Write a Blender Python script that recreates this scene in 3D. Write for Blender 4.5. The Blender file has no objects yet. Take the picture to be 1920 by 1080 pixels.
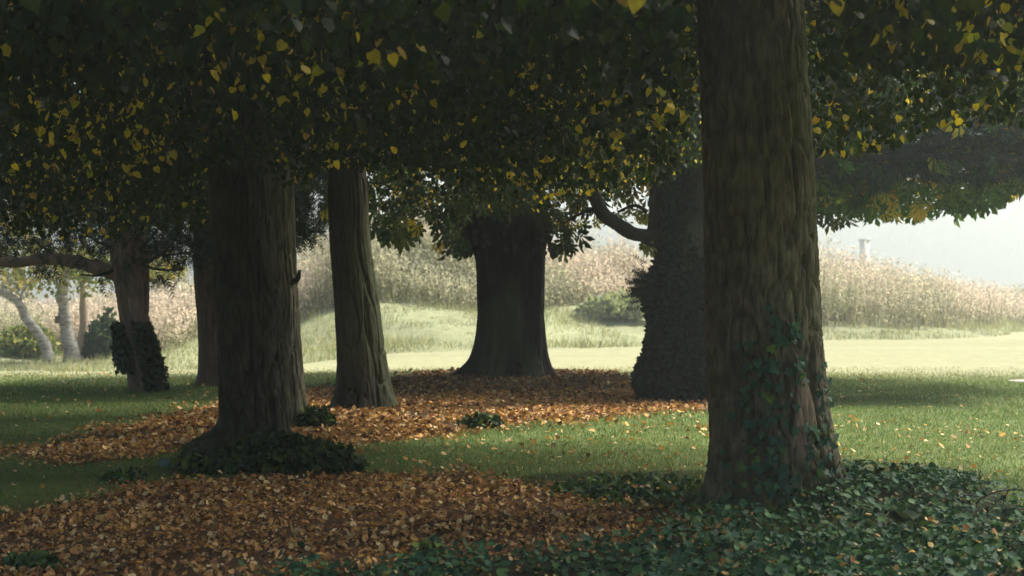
import bpy, math, random
import numpy as np
from mathutils import Vector, Matrix

# ------------------------------------------------------------------ camera, sky, sun, exposure
sc = bpy.context.scene
F = 2667.0                      # focal length in pixels of a 1920 wide frame
CAMH = 1.6
cam_d = bpy.data.cameras.new('camera'); cam = bpy.data.objects.new('camera', cam_d)
sc.collection.objects.link(cam); sc.camera = cam
cam_d.sensor_width = 36.0; cam_d.lens = 36.0 * F / 1920.0
cam_d.clip_start = 0.1; cam_d.clip_end = 3000
cam.location = (0, 0, CAMH)
cam.rotation_euler = (math.radians(90) + math.atan(20 / F), 0, 0)
cam_d.dof.use_dof = True; cam_d.dof.focus_distance = 13.0; cam_d.dof.aperture_fstop = 2.8

SUN_AZ, SUN_EL = math.radians(62), math.radians(50)      # azimuth from +Y towards +X
world = bpy.data.worlds.new('World'); sc.world = world; world.use_nodes = True
nt = world.node_tree; nt.nodes.clear()
sky = nt.nodes.new('ShaderNodeTexSky'); sky.sky_type = 'NISHITA'; sky.sun_disc = False
sky.sun_elevation = SUN_EL; sky.sun_rotation = SUN_AZ
sky.air_density = 1.0; sky.dust_density = 2.5; sky.ozone_density = 1.0
bg = nt.nodes.new('ShaderNodeBackground'); bg.inputs['Strength'].default_value = 0.062
wo = nt.nodes.new('ShaderNodeOutputWorld')
nt.links.new(sky.outputs[0], bg.inputs[0]); nt.links.new(bg.outputs[0], wo.inputs[0])
sun_d = bpy.data.lights.new('sun', 'SUN'); sun = bpy.data.objects.new('sun', sun_d)
sc.collection.objects.link(sun)
sun_d.energy = 4.0; sun_d.angle = math.radians(11); sun_d.color = (1.0, 0.94, 0.82)
sdir = Vector((math.sin(SUN_AZ) * math.cos(SUN_EL), math.cos(SUN_AZ) * math.cos(SUN_EL), math.sin(SUN_EL)))
sun.rotation_euler = (-sdir).to_track_quat('-Z', 'Y').to_euler()
sc.view_settings.view_transform = 'Standard'; sc.view_settings.look = 'None'
sc.view_settings.exposure = 2.05; sc.view_settings.gamma = 1.0
sc.view_settings.use_curve_mapping = False
sc.render.engine = 'CYCLES'
cy = sc.cycles
cy.use_denoising = True
cy.max_bounces = 6; cy.diffuse_bounces = 3; cy.glossy_bounces = 2; cy.transmission_bounces = 3
cy.volume_bounces = 0; cy.transparent_max_bounces = 8
cy.use_adaptive_sampling = True; cy.adaptive_threshold = 0.02
cy.sample_clamp_indirect = 6.0

rng = np.random.default_rng(7)
random.seed(7)

# ------------------------------------------------------------------ helpers
def _h(ix, iy, iz, seed):
    h = (ix.astype(np.int64) * 374761393 + iy.astype(np.int64) * 668265263 + iz.astype(np.int64) * 2147483647 + seed * 974711) & 0xFFFFFFFF
    h = ((h ^ (h >> 13)) * 1274126177) & 0xFFFFFFFF
    h = ((h ^ (h >> 16)) * 2246822519) & 0xFFFFFFFF
    return ((h ^ (h >> 15)) & 0xFFFF) / 65535.0
def n3(x, y, z, seed=0):
    x, y, z = np.broadcast_arrays(np.asarray(x, float), np.asarray(y, float), np.asarray(z, float))
    fx, fy, fz = np.floor(x), np.floor(y), np.floor(z)
    u, v, w = x - fx, y - fy, z - fz
    u, v, w = (t * t * (3 - 2 * t) for t in (u, v, w))
    r = 0
    for a in (0, 1):
        for b in (0, 1):
            for c in (0, 1):
                r = r + _h(fx + a, fy + b, fz + c, seed) * (u if a else 1 - u) * (v if b else 1 - v) * (w if c else 1 - w)
    return r
def n2(x, y, seed=0): return n3(x, y, np.zeros_like(np.asarray(x, float)), seed)
def fbm2(x, y, seed=0, o=4):
    s, a, t = 0, 1.0, 0
    for i in range(o):
        s = s + a * n2(np.asarray(x) * 2 ** i, np.asarray(y) * 2 ** i, seed + i * 17); t += a; a *= .5
    return s / t
def ss(a, b, x):
    t = np.clip((np.asarray(x, float) - a) / (b - a), 0, 1); return t * t * (3 - 2 * t)
def proj(P):
    d = np.maximum(P[:, 1], .2)
    return 960 + P[:, 0] / d * F, 560 - (P[:, 2] - CAMH) / d * F, P[:, 1]
def g(px, py, z=0.0):               # where the line of sight through a pixel meets height z
    d = (CAMH - z) * F / (py - 560.0); return ((px - 960) / F * d, d)
def at(px, py, d): return ((px - 960) / F * d, d, CAMH + (560 - py) / F * d)
def pip(x, y, poly):
    x = np.asarray(x); y = np.asarray(y); r = np.zeros(x.shape, bool); n = len(poly)
    for i in range(n):
        (x0, y0), (x1, y1) = poly[i], poly[(i + 1) % n]
        c = ((y0 > y) != (y1 > y)); t = (y - y0) / ((y1 - y0) if y1 != y0 else 1e-9)
        r ^= c & (x < x0 + t * (x1 - x0))
    return r

def mesh_from(name, V, faces, col=None, smooth=False):
    """faces: list of (n,k) int arrays"""
    me = bpy.data.meshes.new(name)
    V = np.asarray(V, np.float32)
    me.vertices.add(len(V)); me.vertices.foreach_set('co', V.ravel())
    faces = [np.asarray(f, np.int32) for f in faces if len(f)]
    lt = np.concatenate([np.full(len(f), f.shape[1], np.int32) for f in faces])
    li = np.concatenate([f.ravel() for f in faces])
    me.loops.add(len(li)); me.loops.foreach_set('vertex_index', li)
    me.polygons.add(len(lt)); st = np.concatenate([[0], np.cumsum(lt)[:-1]]).astype(np.int32)
    me.polygons.foreach_set('loop_start', st); me.polygons.foreach_set('loop_total', lt)
    if smooth: me.polygons.foreach_set('use_smooth', np.ones(len(lt), bool))
    if col is not None:
        a = me.color_attributes.new('Col', 'FLOAT_COLOR', 'POINT')
        c = np.ones((len(V), 4), np.float32); c[:, :3] = col
        a.data.foreach_set('color', c.ravel())
    me.update(calc_edges=True)
    return me
def link(name, me, mat=None, parent=None, kind=None, loc=None):
    o = bpy.data.objects.new(name, me); sc.collection.objects.link(o)
    if mat and me and not me.materials: me.materials.append(mat)
    if parent: o.parent = parent
    if kind: o['kind'] = kind
    if loc is not None: o.location = loc
    return o
def thing(name, label, cat, loc=(0, 0, 0), group=None):
    o = bpy.data.objects.new(name, None); sc.collection.objects.link(o); o.empty_display_size = .2
    o.location = loc; o['label'] = label; o['category'] = cat
    if group: o['group'] = group
    return o
def norm(a): return a / np.maximum(np.linalg.norm(a, axis=-1, keepdims=True), 1e-9)

class Tmpl:
    def __init__(s, V, faces): s.V = np.array(V, float); s.f = faces
def frames(v, nrm):
    v = norm(v); u = norm(np.cross(v, nrm)); w = np.cross(u, v); return u, v, w
def stamp(t, P, U, V, W, S):
    """place template t N times; returns verts, faces"""
    N, k = len(P), len(t.V)
    L = t.V[None] * S[:, None, None]
    X = P[:, None, :] + L[..., 0:1] * U[:, None] + L[..., 1:2] * V[:, None] + L[..., 2:3] * W[:, None]
    off = (np.arange(N) * k)[:, None, None]
    fs = [(np.array(f)[None] + off).reshape(-1, len(f[0])) for f in t.f]
    return X.reshape(-1, 3), fs
class Acc:
    def __init__(s): s.V = []; s.C = []; s.F = []; s.n = 0
    def add(s, V, faces, col):
        s.V.append(V); col = np.asarray(col, float)
        s.C.append(np.broadcast_to(col, (len(V), 3)) if col.ndim == 1 else col)
        for f in faces: s.F.append(np.asarray(f) + s.n)
        s.n += len(V)
    def stamp(s, t, P, U, V, W, S, col):
        if not len(P): return
        X, f = stamp(t, P, U, V, W, S); s.add(X, f, np.repeat(col, len(t.V), axis=0))
    def mesh(s, name, smooth=False, base=None):
        V = np.concatenate(s.V)
        if base is not None: V = V - np.array(base)
        return mesh_from(name, V, s.F, np.concatenate(s.C), smooth)

def tube(path, rad, seg=8, cap=True):
    P = np.array(path, float); n = len(P); rad = np.broadcast_to(np.asarray(rad, float), (n,))
    T = norm(np.gradient(P, axis=0)); ref = np.array([0.31, 0.2, 0.93])
    if abs(T[0] @ ref) > .9: ref = np.array([1., 0, 0])
    A = norm(np.cross(T, ref)); B = np.cross(T, A)
    th = np.arange(seg) / seg * 2 * np.pi
    V = (P[:, None] + rad[:, None, None] * (np.cos(th)[None, :, None] * A[:, None] + np.sin(th)[None, :, None] * B[:, None])).reshape(-1, 3)
    i = np.arange(n - 1)[:, None] * seg; j = np.arange(seg)[None]; jn = (j + 1) % seg
    Q = np.stack([i + j, i + jn, i + seg + jn, i + seg + j], -1).reshape(-1, 4)
    return V, [Q, np.array([np.arange(seg) + (n - 1) * seg])] if cap else [Q]
def spline(pts, n):
    P = np.array(pts, float); m = len(P); t = np.linspace(0, m - 1, n); i = np.clip(t.astype(int), 0, m - 2); f = (t - i)[:, None]
    p0 = P[np.maximum(i - 1, 0)]; p1 = P[i]; p2 = P[i + 1]; p3 = P[np.minimum(i + 2, m - 1)]
    return .5 * (2 * p1 + (p2 - p0) * f + (2 * p0 - 5 * p1 + 4 * p2 - p3) * f ** 2 + (3 * p1 - p0 - 3 * p2 + p3) * f ** 3)

# leaf templates: origin at the stalk, +Y to the tip, +Z the upper face
def halves(mid, right):
    """mid: midrib points, right: edge points; mirrored"""
    V = list(mid) + list(right) + [(-a, b, c) for a, b, c in right]; return V
T_HEART = Tmpl(halves([(0, 0, 0), (0, .36, -.02), (0, .7, -.02), (0, 1, -.10)], [(.34, -.07, .07), (.5, .24, .10), (.36, .62, .05)]),
               [[(0, 4, 5, 1), (1, 5, 6, 2), (1, 8, 7, 0), (2, 9, 8, 1)], [(2, 6, 3), (3, 9, 2)]])
T_SIMPLE = Tmpl(halves([(0, 0, 0), (0, 1, -.06)], [(.44, .14, .08), (.36, .6, .06)]), [[(0, 2, 3, 1), (1, 5, 4, 0)]])
def chestnut():
    V, f = [], []
    for k, (a, s) in enumerate(((-1.35, .62), (-.68, .9), (0, 1.), (.68, .9), (1.35, .62))):
        c, sn = math.cos(a), math.sin(a); b = len(V)
        for x, y, z in ((0, .03, 0), (.07, .38, .03), (.18, .72, .02), (0, 1.0, -.12), (-.18, .72, .02), (-.07, .38, .03)):
            V.append(((x * c + y * sn) * s, (y * c - x * sn) * s, z * s - .18 * (y * s) ** 2))
        f.append(tuple(range(b, b + 6)))
    return Tmpl(V, [f])
T_CHEST = chestnut()
def yewspray():
    V, f = [(-.012, 0, 0), (.012, 0, 0), (.004, 1, -.1), (-.004, 1, -.1)], [(0, 1, 2, 3)]; tr = []
    for k in range(6):
        y = .1 + .15 * k; l = .28 * (1 - .55 * k / 6)
        for s in (-1, 1):
            b = len(V); V += [(0, y - .036, -.1 * y * y), (0, y + .036, -.1 * y * y), (s * l, y + .16, -.1 * y * y - .05)]
            tr.append((b, b + 1, b + 2))
    return Tmpl(V, [f, tr])
T_YEW = yewspray()
T_IVY = Tmpl(halves([(0, 0, 0), (0, .45, 0), (0, 1, -.04)], [(.28, -.16, .04), (.52, .16, .06), (.24, .42, .05), (.34, .62, .03), (.12, .68, .02)]),
             [[(0, 3, 4, 5), (0, 5, 1, 1), (0, 10, 9, 8)][0:1] + [(0, 10, 9, 8)], [(0, 5, 1), (1, 5, 6), (1, 6, 7), (1, 7, 2), (0, 1, 10), (1, 11, 10), (1, 12, 11), (1, 2, 12)]])
def roundleaf():
    V = [(0, .08, -.06)]; n = 9
    for i in range(n):
        a = -math.pi / 2 + .28 + (2 * math.pi - .56) * i / (n - 1)
        r = .5 * (1 + .06 * (i % 2)); V.append((r * math.cos(a), .5 + r * math.sin(a) * .95, .07 + .03 * (i % 2)))
    V[0] = (0, .34, -.03)
    return Tmpl(V, [[(0, i, i + 1) for i in range(1, n)]])
T_ROUND = roundleaf()
T_BLADE = Tmpl([(-.5, 0, 0), (.5, 0, 0), (.28, .6, -.0), (-.28, .6, 0), (0, 1, 0)], [[(0, 1, 2, 3)], [(3, 2, 4)]])
T_QUAD = Tmpl([(0, 0, 0), (.42, .42, .09), (0, 1, -.06), (-.42, .42, .09)], [[(0, 1, 2), (0, 2, 3)]])
T_TRI = Tmpl([(-.5, 0, 0), (.5, 0, 0), (0, 1, 0)], [[(0, 1, 2)]])
T_CURL = Tmpl(halves([(0, 0, .02), (0, .5, -.03), (0, 1, .14)], [(.36, .05, .16), (.44, .45, .22), (.22, .85, .16)]),
              [[(0, 3, 4, 1), (1, 4, 5, 2), (1, 7, 6, 0), (2, 8, 7, 1)]])

# ------------------------------------------------------------------ materials
def newmat(name):
    m = bpy.data.materials.new(name); m.use_nodes = True; t = m.node_tree; t.nodes.clear(); return m, t
def N(t, typ, **kw):
    n = t.nodes.new(typ)
    for k, v in kw.items(): setattr(n, k, v)
    return n
def noise(t, scale, detail=4, rough=.6, vec=None):
    n = N(t, 'ShaderNodeTexNoise'); n.inputs['Scale'].default_value = scale; n.inputs['Detail'].default_value = detail; n.inputs['Roughness'].default_value = rough
    if vec: t.links.new(vec, n.inputs['Vector'])
    return n.outputs[0]
def mapr(t, v, a, b, c, d):
    m = N(t, 'ShaderNodeMapRange'); t.links.new(v, m.inputs[0])
    for i, x in enumerate((a, b, c, d)): m.inputs[i + 1].default_value = x
    return m.outputs[0]
def mixc(t, f, a, b, mode='MIX'):
    m = N(t, 'ShaderNodeMix', data_type='RGBA', blend_type=mode)
    for s, v in ((m.inputs[0], f), (m.inputs[6], a), (m.inputs[7], b)):
        if isinstance(v, (int, float)): s.default_value = v
        elif isinstance(v, tuple): s.default_value = (*v, 1)
        else: t.links.new(v, s)
    return m.outputs[2]
def leafmat(name, trans=.35, rough=.55, var=.25, tint=(1.2, 1.15, .55)):
    m, t = newmat(name); o = N(t, 'ShaderNodeOutputMaterial'); a = N(t, 'ShaderNodeVertexColor', layer_name='Col')
    geo = N(t, 'ShaderNodeNewGeometry'); v = mapr(t, noise(t, 22, 3, .6, geo.outputs['Position']), .3, .7, 1 - var, 1 + var)
    c = mixc(t, 1.0, a.outputs[0], v, 'MULTIPLY')
    p = N(t, 'ShaderNodeBsdfPrincipled'); p.inputs['Roughness'].default_value = rough; t.links.new(c, p.inputs['Base Color'])
    p.inputs['Specular IOR Level'].default_value = .12
    if trans:
        tr = N(t, 'ShaderNodeBsdfTranslucent'); t.links.new(mixc(t, 1.0, c, tint, 'MULTIPLY'), tr.inputs[0])
        mx = N(t, 'ShaderNodeMixShader'); mx.inputs[0].default_value = trans
        t.links.new(p.outputs[0], mx.inputs[1]); t.links.new(tr.outputs[0], mx.inputs[2]); t.links.new(mx.outputs[0], o.inputs[0])
    else: t.links.new(p.outputs[0], o.inputs[0])
    return m
M_LEAF = leafmat('tree_leaf', .38)
M_DRY = leafmat('dry_leaf', .15, .8, .35)
M_GRASS = leafmat('grass_blade', .4, .7, .2, (1.1, 1.08, .75))
M_COVER = leafmat('cover_leaf', .15, .6, .3)
M_NEEDLE = leafmat('yew_needle', .05, .9, .3)
M_REED = leafmat('reed', .5, .9, .25, (1.05, 1.0, .92))
def barkmat(name, sc_=1.0, bump=.5):
    m, t = newmat(name); o = N(t, 'ShaderNodeOutputMaterial'); a = N(t, 'ShaderNodeVertexColor', layer_name='Col')
    tc = N(t, 'ShaderNodeTexCoord'); mp = N(t, 'ShaderNodeMapping'); mp.inputs['Scale'].default_value = (1, 1, .22); t.links.new(tc.outputs['Object'], mp.inputs[0])
    n1 = noise(t, 38 * sc_, 6, .7, mp.outputs[0]); n2_ = noise(t, 9 * sc_, 5, .65, tc.outputs['Object'])
    c = mixc(t, 1.0, a.outputs[0], mapr(t, n1, .25, .75, .62, 1.4), 'MULTIPLY')
    c = mixc(t, mapr(t, n2_, .5, .72, 0, .55), c, mixc(t, 1.0, a.outputs[0], (.95, 1.2, .8), 'MULTIPLY'))
    p = N(t, 'ShaderNodeBsdfPrincipled'); p.inputs['Roughness'].default_value = .92; p.inputs['Specular IOR Level'].default_value = .2
    t.links.new(c, p.inputs['Base Color'])
    b = N(t, 'ShaderNodeBump'); b.inputs['Strength'].default_value = bump; b.inputs['Distance'].default_value = .012
    t.links.new(n1, b.inputs['Height']); t.links.new(b.outputs[0], p.inputs['Normal']); t.links.new(p.outputs[0], o.inputs[0])
    return m
M_BARK = barkmat('bark', 1.0, .7)
M_BARKF = barkmat('bark_far', .6, .5)
def plain(name, c, rough=.8):
    m, t = newmat(name); o = N(t, 'ShaderNodeOutputMaterial'); p = N(t, 'ShaderNodeBsdfPrincipled'); p.inputs['Roughness'].default_value = rough
    tc = N(t, 'ShaderNodeTexCoord'); v = mapr(t, noise(t, 14, 5, .6, tc.outputs['Object']), .3, .7, .75, 1.2)
    t.links.new(mixc(t, 1.0, c, v, 'MULTIPLY'), p.inputs['Base Color']); t.links.new(p.outputs[0], o.inputs[0]); return m
M_WOOD = plain('weathered_wood', (.10, .08, .06))
M_RENDERED = plain('pale_render', (.55, .55, .51))
M_SAND = plain('sand', (.26, .235, .20), .95)

# ------------------------------------------------------------------ ground
POLY = lambda pts: [g(a, b) for a, b in pts]
L1 = POLY([(-700, 1010), (0, 962), (150, 937), (310, 905), (480, 900), (690, 890), (900, 893), (1010, 915), (1100, 945), (1330, 965), (1345, 1010), (1150, 1035), (980, 1050), (800, 1066), (560, 1085), (400, 1500), (-900, 1500)])
L2 = POLY([(-300, 880), (0, 852), (140, 868), (330, 850), (420, 852), (700, 838), (870, 812), (960, 795), (1080, 792), (1200, 775), (1330, 770), (1330, 730), (1190, 718), (1120, 703), (1000, 697), (850, 699), (740, 713), (560, 733), (400, 762), (220, 805), (60, 835)])
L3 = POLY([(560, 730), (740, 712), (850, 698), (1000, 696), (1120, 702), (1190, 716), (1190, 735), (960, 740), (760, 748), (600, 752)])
G1 = POLY([(600, 1066), (800, 1050), (1000, 1035), (1200, 1003), (1330, 968), (1450, 955), (1560, 905), (1620, 885), (1750, 890), (1860, 925), (1960, 1000), (2200, 1080), (2300, 1600), (200, 1600), (480, 1090)])
G2 = POLY([(950, 905), (1100, 888), (1330, 885), (1335, 955), (1230, 950), (1100, 940), (1000, 918)])
def warp(x, y):
    k = .05 * np.maximum(y, 4) * .5
    return x + (fbm2(x * .9, y * .9, 5) - .5) * k * 1.6, y + (fbm2(x * .9 + 40, y * .9, 6) - .5) * k * 2.2
def ybk(x): return 45 + 9 * ss(3, 11, x) + 22 * ss(9, 34, x) + (3 * np.sin(x * .25)) * ss(-9, -7, x) - 3.8 * ss(-8, -11, x)
def H(x, y):
    x = np.asarray(x, float); y = np.asarray(y, float)
    z = .05 * (fbm2(x * .35, y * .35, 3) - .5) * ss(3, 8, y) * (1 - ss(60, 90, y))
    z = z + .15 * np.exp(-(((x - 2.75) / 1.3) ** 2 + ((y - 11.4) / .9) ** 2))
    z = z + .10 * np.exp(-((x / 4.0) ** 2 + ((y - 28.3) / 3.0) ** 2))
    z = z + .12 * np.exp(-(((x + 2.4) / .8) ** 2 + ((y - 13.5) / .7) ** 2))
    z = z - .55 * ss(29, 44, y) * ss(-2.5, -9, x)
    yb = ybk(x)
    hb = 1.9 * (1 - ss(5, 16, np.abs(x - .5))) + .9 * ss(7, 13, x) * (1 - ss(14, 27, x)) + .35
    z = z + hb * ss(0, 17, y - yb) * (.8 + .4 * fbm2(x * .18, y * .18, 9))
    z = z + .55 * ss(0, 1.8, y - yb) * (fbm2(x * .42, y * .42, 11) - .2) * (1 - ss(150, 300, y))
    return z
def grow(a, b, s0, k):
    r = [a]; s = s0
    while abs(r[-1] - a) < abs(b - a): s *= k; r.append(r[-1] + s * np.sign(b - a))
    return r[1:]
xs = np.array(grow(-8, -900, .16, 1.05)[::-1] + list(np.arange(-8, 9.5, .125)) + grow(9.4, 900, .16, 1.05))
ys = np.array(grow(6.5, -250, .2, 1.15)[::-1] + list(np.arange(6.5, 20, .12)) + list(np.arange(20, 34, .2)) + grow(34, 1200, .2, 1.035))
GX, GY = np.meshgrid(xs, ys); GZ = H(GX, GY)
wx, wy = warp(GX, GY)
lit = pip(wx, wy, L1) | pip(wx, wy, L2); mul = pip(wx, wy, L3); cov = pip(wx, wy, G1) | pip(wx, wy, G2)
nf = fbm2(GX * .8, GY * .8, 21); nb = fbm2(GX * .12, GY * .12, 22)
lawn = np.array([.085, .12, .042]) * (.75 + .5 * nf)[..., None]
lawn = lawn * (1 - .25 * nb[..., None]) + np.array([.03, .02, .0]) * nb[..., None]
field = np.array([.225, .225, .13]) * (.85 + .3 * fbm2(GX * .05, GY * .6, 23))[..., None]
rough = np.array([.20, .21, .12]) * (.7 + .6 * fbm2(GX * .4, GY * .4, 24))[..., None]
yb = ybk(GX)
fm = ss(-2.8, 2.2, GY - (30.5 - .10 * np.abs(GX) + 1.4 * (nf - .5)) )[..., None]
C = lawn * (1 - fm) + field * fm
rm = ss(-1.2, .4, GY - yb + 2 * (nf - .5))[..., None]; C = C * (1 - rm) + rough * rm
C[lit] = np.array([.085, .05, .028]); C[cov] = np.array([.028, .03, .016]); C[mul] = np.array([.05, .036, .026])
nx, ny = len(xs), len(ys)
ii = (np.arange(ny - 1)[:, None] * nx + np.arange(nx - 1)[None]).ravel()
m, t = newmat('ground'); o_ = N(t, 'ShaderNodeOutputMaterial'); a_ = N(t, 'ShaderNodeVertexColor', layer_name='Col')
ge = N(t, 'ShaderNodeNewGeometry'); nn = noise(t, 30, 6, .7, ge.outputs['Position']); nl = noise(t, 2.5, 5, .65, ge.outputs['Position'])
cc = mixc(t, 1.0, a_.outputs[0], mapr(t, nn, .25, .75, .55, 1.4), 'MULTIPLY'); cc = mixc(t, 1.0, cc, mapr(t, nl, .3, .7, .8, 1.2), 'MULTIPLY')
p_ = N(t, 'ShaderNodeBsdfPrincipled'); p_.inputs['Roughness'].default_value = .95; p_.inputs['Specular IOR Level'].default_value = .1
b_ = N(t, 'ShaderNodeBump'); b_.inputs['Strength'].default_value = .6; b_.inputs['Distance'].default_value = .03
t.links.new(nn, b_.inputs['Height']); t.links.new(b_.outputs[0], p_.inputs['Normal']); t.links.new(cc, p_.inputs['Base Color']); t.links.new(p_.outputs[0], o_.inputs[0])
ground = link('ground', mesh_from('ground', np.stack([GX, GY, GZ], -1).reshape(-1, 3), [np.stack([ii, ii + 1, ii + nx + 1, ii + nx], -1)], C.reshape(-1, 3), True), m, kind='structure')
HZ = lambda x, y: float(H(np.array([x]), np.array([y]))[0])

# sand of a golf bunker at the right edge
def sand():
    th = np.arange(40) / 40 * 2 * np.pi; r = 1 + .12 * np.sin(3 * th + 1) + .06 * np.sin(5 * th)
    x = 11.4 + 1.75 * r * np.cos(th); y = 27.3 + 1.1 * r * np.sin(th)
    x2 = 11.4 + .9 * 1.75 * r * np.cos(th); y2 = 27.3 + .9 * 1.1 * r * np.sin(th)
    V = np.concatenate([np.stack([x, y, H(x, y) + .006], -1), np.stack([x2, y2, H(x2, y2) + .02], -1), [[11.4, 27.3, HZ(11.4, 27.3) + .03]]])
    i = np.arange(40); j = (i + 1) % 40
    return mesh_from('sand_bunker', V, [np.stack([i, j, j + 40, i + 40], -1), np.stack([i + 40, j + 40, np.full(40, 80)], -1)], None, True)
link('sand_bunker', sand(), M_SAND, kind='structure')

# ------------------------------------------------------------------ trunks
LIME = np.array([.045, .041, .030]); CHEST = np.array([.022, .021, .019]); YEWC = np.array([.115, .080, .066])
def trunk_mesh(path, rads, base, seg, rings, col, ridge=.055, zst=.42, depth=.016, lobes=None, flare=.3, flare_h=.35, seed=1, flute=0., nfl=9, extra=None, colf=None):
    P = spline(path, rings); R = np.interp(np.linspace(0, len(path) - 1, rings), np.arange(len(path)), rads)
    th = np.arange(seg) / seg * 2 * np.pi; TH, _ = np.meshgrid(th, np.arange(rings)); Z = P[:, 2][:, None] - base[2] + 0 * TH
    lob = np.zeros_like(th)
    for (a, w, s) in (lobes or [(.3, .5, 1.), (1.7, .45, .8), (2.9, .5, .9), (4.2, .5, 1.), (5.4, .45, .8)]):
        dd = (th - a + np.pi) % (2 * np.pi) - np.pi; lob += s * np.exp(-(dd / w) ** 2)
    RR = R[:, None] + flare * (.25 + .75 * lob[None]) * np.exp(-np.maximum(Z, -.1) / flare_h)
    RR = RR * (1 + flute * np.sin(nfl * TH + 1.3 * np.sin(Z * .7 + seed)) * .6 + flute * np.sin((nfl + 4) * TH + Z * .35 + 2) * .4)
    RR = RR * (1 + .05 * (n3(np.cos(TH) * 1.2, np.sin(TH) * 1.2, Z * .8, seed) - .5) * 2)
    rm_ = R.mean(); cx, cyy = np.cos(TH) * rm_, np.sin(TH) * rm_
    wz = Z + .25 * (n3(cx * 6, cyy * 6, Z * 3, seed + 3) - .5)
    q = n3(cx / ridge, cyy / ridge, wz / zst, seed + 1); q2 = n3(cx / ridge * 1.9 + 9, cyy / ridge * 1.9, wz / zst * 2.1, seed + 2)
    fur = 1 - ss(.015, .085, np.abs(q - .5)); fur2 = 1 - ss(0, .10, np.abs(q2 - .5))
    grain = n3(cx / ridge * 4, cyy / ridge * 4, wz / zst * 7, seed + 5)
    sm = np.zeros_like(TH)
    if extra is not None: bump, sm = extra(TH, Z); RR = RR + bump
    RR = RR - depth * (1 - sm) * (fur + .45 * fur2) + depth * .35 * (grain - .5) * (1 - .6 * sm)
    V = np.stack([P[:, 0:1] + RR * np.cos(TH), P[:, 1:2] + RR * np.sin(TH), P[:, 2:3] + 0 * TH], -1)
    big = n3(cx * 3, cyy * 3, Z * 1.1, seed + 7)
    pl = n3(cx / ridge * 1.3, cyy / ridge * 1.3, wz / zst * 3, seed + 9); Cc = col * (.55 + .9 * pl)[..., None] * (.7 + .6 * grain)[..., None] * (.8 + .4 * big)[..., None]
    gr = ss(.5, .8, n3(cx * 2 + 5, cyy * 2, Z * .9, seed + 8))[..., None]; Cc = Cc * (1 - .5 * gr) + np.array([.075, .085, .042]) * .5 * gr
    if colf is not None: Cc = colf(TH, Z, Cc)
    V = V.reshape(-1, 3) - np.array(base)
    i = np.arange(rings - 1)[:, None] * seg; j = np.arange(seg)[None]; jn = (j + 1) % seg
    return mesh_from('trunk', V, [np.stack([i + j, i + jn, i + seg + jn, i + seg + j], -1).reshape(-1, 4)], Cc.reshape(-1, 3), True)
def base_of(px, py, z=.0):
    x, y = g(px, py, z); return (x, y, HZ(x, y))
def limb(tree, base, pts, r0, r1, col, name='branch', seg=10, n=14):
    V, f = tube(spline(pts, n), np.linspace(r0, r1, n), seg)
    V = V + (n3(V[:, 0] * 9, V[:, 1] * 9, V[:, 2] * 9, 4)[:, None] - .5) * r0 * .3
    c = col * (.7 + .6 * n3(V[:, 0] * 14, V[:, 1] * 14, V[:, 2] * 14, 8))[:, None]
    return link(name, mesh_from(name, V - np.array(base), f, c, True), M_BARK, tree)

# ------------------------------------------------------------------ crowns
GREEN = np.array([[.018, .036, .012], [.023, .043, .013], [.015, .030, .014], [.034, .048, .011], [.013, .030, .019]])
YELL = np.array([[.52, .40, .035], [.44, .35, .05], [.56, .43, .06], [.36, .23, .05], [.30, .32, .04]])
CGREEN = np.array([[.026, .054, .015], [.036, .064, .016], [.022, .046, .020], [.08, .10, .018]])
PART_CACHE = {}
def part_mesh(tm, key, col):
    k = (key,) + tuple(np.round(col, 3))
    if k not in PART_CACHE: PART_CACHE[k] = mesh_from('leaf', tm.V, tm.f, np.tile(col, (len(tm.V), 1)), False)
    return PART_CACHE[k]
def leaf_parts(parent, base, tm, key, P, U, V, W, S, col, mat, name='leaf'):
    for i in range(len(P)):
        o = link(name, part_mesh(tm, key, col[i]), mat, parent)
        p = P[i] - np.array(base)
        M = Matrix(((U[i][0], V[i][0], W[i][0], p[0]), (U[i][1], V[i][1], W[i][1], p[1]), (U[i][2], V[i][2], W[i][2], p[2]), (0, 0, 0, 1)))
        o.matrix_local = M @ Matrix.Diagonal((S[i], S[i], S[i], 1))
def pick(P, S, yel, n, ymax=1080):
    px, py, d = proj(P); ok = (px > 4) & (px < 1916) & (py > 4) & (py < ymax) & (d > 3)
    cell = (px // 16).astype(int) * 1000 + (py // 16).astype(int)
    idx = np.where(ok)[0]; idx = idx[np.argsort(d[idx])]
    _, first = np.unique(cell[idx], return_index=True); idx = idx[first]
    sc_ = S[idx] / d[idx] * (1 + 1.2 * yel[idx]); return idx[np.argsort(-sc_)][:n]
def hang(n, droop=.75, spread=.7):
    v = norm(rng.normal(size=(n, 3))) * spread; v[:, 2] = -droop - .35 * rng.random(n); v = norm(v)
    w = norm(rng.normal(size=(n, 3)) + np.array([0, 0, .35])); return frames(v, w)
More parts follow.
